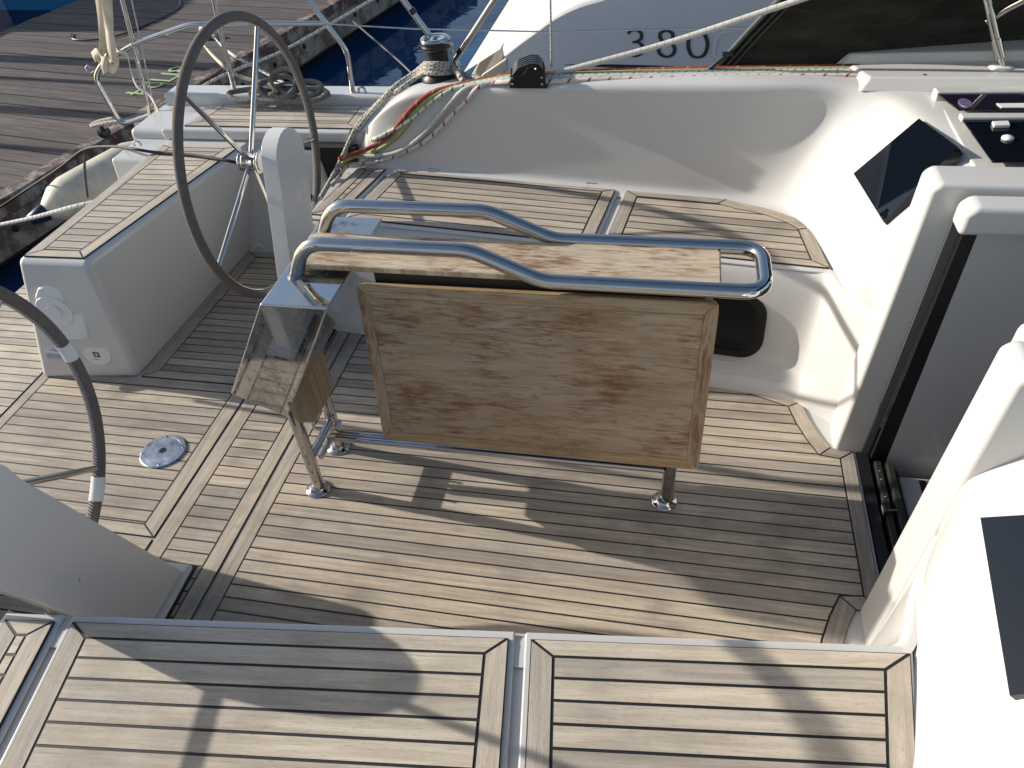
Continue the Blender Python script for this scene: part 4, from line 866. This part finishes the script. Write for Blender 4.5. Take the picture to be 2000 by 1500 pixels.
bpy.context.view_layer.update(); dg = bpy.context.evaluated_depsgraph_get(); tm = bpy.data.meshes.new_from_object(to.evaluated_get(dg)); to2 = bpy.data.objects.new('berth_number', tm); C.objects.link(to2); to2.matrix_world = to.matrix_world.copy(); bpy.data.objects.remove(to)
tm.materials.clear(); tm.materials.append(mat('pale_green_paint', (.33, .45, .22), .8)); mw = to2.matrix_world.copy(); to2.parent = dk; to2.matrix_world = mw
tag(MB().tube(smooth_path([at_z(x, y, ZD + .012) for x, y in ((140, 65), (142, 76), (180, 78), (235, 68), (300, 42), (345, 18), (350, 0), (330, -20))], 8), .009, 8).build('dock_cable', M_BLACK), 'thin black cable snaking over the shaded dock planks', 'cable')
dcl = thing('dock_cleat', 'small white and red mooring fitting on the dock edge behind the wheel', 'cleat', at_z(405, 70, ZD))
p = at_z(408, 72, ZD); MB().tube(smooth_path([p + Vector((-.14, .1, .02)), p + Vector((-.05, 0, .10)), p + Vector((.06, -.05, .06)), p + Vector((.14, -.1, .02))], 5), .028, 10).build('horn', mat('chipped_white_paint', (.55, .54, .52), .6), dcl)
MB().box(p + Vector((-.06, -.12, .0)), p + Vector((.10, -.05, .06))).build('bracket', mat('rust_red', (.22, .05, .03), .7), dcl, bevel=.01)

# ---- the neighbouring boat
NY = 3.5
nb = thing('neighbouring_boat', 'white motor yacht moored alongside, its shaded hull marked 380', 'motor yacht', (0, NY, 0))
H_ = lambda px, py, y=NY: at_y(px, py, y)
edge = [H_(985, 112), H_(1010, 92), H_(1050, 63), H_(1085, 38), H_(1130, 16), H_(1190, -2), H_(1300, -40), H_(1500, -90), H_(2200, -260)]
edge = smooth_path(edge, 4)
bot = [Vector((p.x, NY, -1.3)) for p in edge]
rows = [[p + Vector((0, .03 * (1 - t) ** 2 * 0, 0)) for p in [lerp(edge[i], bot[i], t) for i in range(len(edge))]] for t in [0, .02, .08, .2, .4, .6, .8, 1]]
MB().grid(rows, flip=True).build('hull_side', M_HULL, nb)
M_NB = gel_mat('neighbour_deck_gelcoat', (.72, .70, .66), .3, .2); M_BEIGE = gel_mat('beige_trim', (.60, .53, .42), .4, .3)
# rounded gunwale along the edge and the sloping transom behind it
rows = []
for w_, dz in ((0, 0), (.01, .02), (.035, .032), (.075, .034), (.10, .02)): rows.append([p + Vector((-.3 * w_, w_, dz)) for p in edge])
MB().grid(rows).build('gunwale', M_NB, nb, sub=1)
tra = [p + Vector((-.03, .10, .02)) for p in edge]
MB().grid([tra, [p + Vector((-.05, .35, -.01)) for p in tra], [p + Vector((-.05, 2.6, -.01)) for p in tra]], flip=False).build('transom', M_NB, nb)
MB().add([tra[0] + Vector((-.30, .0, -.16)), tra[0] + Vector((-.02, 0, 0)), tra[0] + Vector((-.02, 2.6, 0)), tra[0] + Vector((-.30, 2.6, -.16))], [[0, 1, 2, 3]]).build('bathing_platform', M_NB, nb)
pA, pB = H_(925, 150, NY + .15), H_(1030, -30, NY + 2.2)
MB().hexa([pA + Vector((-.02, 0, -.12)), pA + Vector((.07, 0, -.12)), pB + Vector((.07, 0, -.12)), pB + Vector((-.02, 0, -.12))], [pA + Vector((-.02, 0, .02)), pA + Vector((.07, 0, .02)), pB + Vector((.07, 0, .02)), pB + Vector((-.02, 0, .02))]).build('platform_edge', M_BEIGE, nb, bevel=.02)
rb = [H_(990, 116, NY - .01), H_(940, 150, NY - .02)]
MB().hexa([rb[0] + Vector((0, 0, -.07)), rb[0] + Vector((0, .03, -.07)), rb[1] + Vector((0, .03, -.08)), rb[1] + Vector((0, 0, -.08))], [rb[0] + Vector((0, 0, .01)), rb[0] + Vector((0, .03, .01)), rb[1] + Vector((0, .03, .01)), rb[1] + Vector((0, 0, .01))]).build('platform_side', M_BEIGE, nb, bevel=.01)
sp = MB(); a, b, c_ = H_(1100, 126, NY - .006), H_(1200, 129, NY - .006), H_(1800, 150, NY - .006)
sp.hexa([a, b - Vector((0, 0, .012)), c_ - Vector((0, 0, .02)), c_ + Vector((0, 0, .02)), b + Vector((0, 0, .010))], [p + Vector((0, .003, 0)) for p in (a, b - Vector((0, 0, .012)), c_ - Vector((0, 0, .02)), c_ + Vector((0, 0, .02)), b + Vector((0, 0, .010)))]); sp.build('boot_stripe', mat('boot_stripe_dark', (.02, .022, .03), .3), nb)
M_LET = mat('hull_letter_grey', (.04, .045, .055), .4)
def stroke(pxs, w_=.013, closed=False):
    mb = MB(); P = [H_(x, y, NY - .004) for x, y in pxs]; P = smooth_path(P, 5, closed); n_ = len(P); L, R_ = [], []
    for i in range(n_):
        a = P[i - 1] if (closed or i) else P[i]; b = P[(i + 1) % n_] if (closed or i < n_ - 1) else P[i]; t = (b - a).normalized(); nn = Vector((-t.z, 0, t.x)) * w_ * (.55 + .45 * abs(t.z)); L.append(P[i] - nn); R_.append(P[i] + nn)
    if closed: L.append(L[0]); R_.append(R_[0])
    mb.grid([L, R_], smooth=False); return mb
for digit in ([([(1226, 66), (1233, 60), (1243, 59), (1252, 65), (1252, 75), (1244, 81), (1237, 82), (1237, 82.3), (1247, 83), (1255, 91), (1253, 103), (1243, 109), (1232, 108), (1224, 101)], 0)],
              [([(1302, 60), (1312, 64), (1314, 72), (1309, 80), (1302, 83), (1294, 80), (1289, 72), (1291, 64)], 1), ([(1302, 83), (1313, 87), (1318, 96), (1313, 107), (1301, 111), (1290, 106), (1286, 96), (1291, 87)], 1)],
              [([(1364, 62), (1376, 68), (1382, 86), (1376, 106), (1363, 112), (1350, 107), (1344, 88), (1350, 68)], 1)]):
    let = MB()
    for pxs, cl_ in digit: m_ = stroke(pxs, .0125, cl_); let.add(m_.v, m_.f, m_.uv)
    let.build('hull_digit', M_LET, nb)
wp = [(1397, 112), (1398, 80), (1408, 66), (1430, 62), (1470, 60), (1470, 112)]
fr_ = stroke(wp + [(1430, 113)], .010, True); fr_.build('hull_window_frame', M_NB, nb)
vs = [H_(x, y, NY - .002) for x, y in ((1412, 110), (1413, 88), (1422, 78), (1460, 74), (1460, 110))]; MB().add(vs, [list(range(5))]).build('hull_window', M_HULL, nb)
# boat body so that it is solid from other views
MB().hexa([(-.6, NY + .1, -1.3), (9, NY + .1, -1.3), (9, NY + 3.2, -1.3), (-.6, NY + 3.2, -1.3)], [(-.2, NY + .1, .62), (9, NY + .1, 2.0), (9, NY + 3.2, 2.0), (-.2, NY + 3.2, .62)]).build('hull_body', M_NB, nb)
# ---- mooring pile standing in the water beyond the dock (seen as its reflection)
pb = at_z(772, -40, -1.1)
tag(MB().lathe(pb + Vector((0, 0, -1)), (0, 0, 1), [(.16, 0), (.16, 3.6), (.20, 3.62), (.20, 3.8), (.05, 3.9)], 16).build('mooring_pile', mat('wet_pile', (.05, .06, .055), .7)), 'dark mooring pile whose reflection hangs in the blue water', 'pile')

# ---- boats added out of view beyond the dock to shade planks and darken water
for i, (y0, y1, zt, lab) in enumerate(((6.9, 10.2, 1.9, 'dark boat added out of view beyond the dock to shade its far planks'), (11.0, 15.0, 2.3, 'second dark boat farther along, added out of view to darken the water reflection'))):
    mbt = thing('shade_boat', lab, 'boat', (-13, (y0 + y1) / 2, -1.1), 'boats added out of view beyond the dock')
    ym = (y0 + y1) / 2
    MB().hexa([(-22, ym, -1.2), (-12.2, y0 + .2, -1.2), (-12.2, y1 - .2, -1.2)], [(-23, ym, zt - .4), (-11.9, y0, zt - .9), (-11.9, y1, zt - .9)]).build('hull', mat('shade_boat_paint', (.010, .016, .014), .6, spec=.1), mbt, bevel=.05)
    MB().hexa([(-17, y0 + .5, zt - .9), (-12.3, y0 + .3, zt - .9), (-12.3, y1 - .3, zt - .9), (-17, y1 - .5, zt - .9)], [(-16, y0 + .7, zt + .5), (-13, y0 + .6, zt + .3), (-13, y1 - .6, zt + .3), (-16, y1 - .7, zt + .5)]).build('cabin', M_GEL_OLD, mbt, bevel=.08)
for y, r_, h_, lab in ((4.25, .05, 3.0, 'thin unseen pole nearest the yacht, added to streak the dock with shade'), (5.0, .09, 3.6, 'thick unseen pole between two thinner ones, added for a shade streak'), (5.75, .05, 3.2, 'thin unseen pole beside the dark boat, added for a shade streak'), (6.3, .12, 3.0, 'stout unseen pole close to the dark boat, added for a shade streak')):  # poles added out of view to cast shade streaks on the dock
    tag(MB().lathe((-11.5, y, -2), (0, 0, 1), [(r_, 0), (r_, h_ + 2), (r_ * .6, h_ + 2.1)], 12).build('shade_pole', M_GREY), lab, 'post', 'shade poles added beyond the dock')

# ---- boom with its sail cover above the cockpit (outside the picture; it shows in the polished rails and the windows)
bm = thing('boom', 'boom with a dark sail cover above the cockpit, mirrored in the polished rails', 'boom', (1.2, 0, 3.1))
MB().tube([(4.2, .05, 3.05), (-1.7, .05, 3.25)], .10, 20).build('spar', mat('boom_alloy', (.35, .35, .36), .35, .8), bm)
MB().grid([[(x, .05 + .21 * math.cos(t), 3.30 - (x + 1.7) * .034 + .26 * math.sin(t) + .12) for t in [2 * math.pi * i / 20 for i in range(21)]] for x in (-1.5, -.8, 0, 1, 2, 3.2, 4.1)]).build('sail_cover', M_FAB, bm)

# ---- guessed flag added out of view to throw the round cornered shade on the sole
fg = thing('shade_flag', 'limp plain flag added out of view at the stern to cast the shade on the sole', 'flag', (-3.45, .42, 1.4))
fp = [(-.06, 2.35), (-.06, 1.56), (-.03, 1.49), (.04, 1.455), (.40, 1.44), (.43, 2.35)]
rows = []
for i in range(13):
    t = i / 12; y = -.06 + .49 * t; zb = 1.44 + .07 * max(0, 1 - t * 6) ** 2
    rows.append([Vector((-3.45 + .05 * math.sin(t * 11 + k_ * .4), y, lerp(zb, 1.93, k_ / 8))) for k_ in range(9)])
MB().grid(rows).build('cloth', mat('shade_flag_cloth', (.05, .05, .16), .8), fg)
MB().tube([(-3.45, .44, .62), (-3.45, .44, 1.98)], .012, 10).build('staff', M_STEEL, fg)
# ---- small fixings and wear that the photograph shows
for nm, px, py, r_ in (('hatch_rail', 1890, 338, .007), ('line_tunnel', 1806, 146, .006)):
    src = [o for o in yacht.children if o.name == nm][0]; h = bvh_of(src).ray_cast(CAM, ray(px, py).normalized())
    if h[0]:
        nn = h[1] if h[1].dot(CAM - h[0]) > 0 else -h[1]
        sc_ = MB().lathe(h[0], nn, [(r_, -.002), (r_, .0012), (r_ * .6, .0016), (r_ * .5, .0006), (0, .0006)], 14).build('drain_hole', M_BLACK, src)
col_ = [o for o in C.objects if o.name == 'column.001'][0]
p1, p2 = at_x(152, 1122, -1.5196), at_x(158, 1147, -1.5196)
MB().add([p1, at_x(156, 1133, -1.5196), p2, at_x(154.5, 1133, -1.5196)], [[0, 1, 2, 3]]).build('scuff_mark', M_GREY, col_.parent)
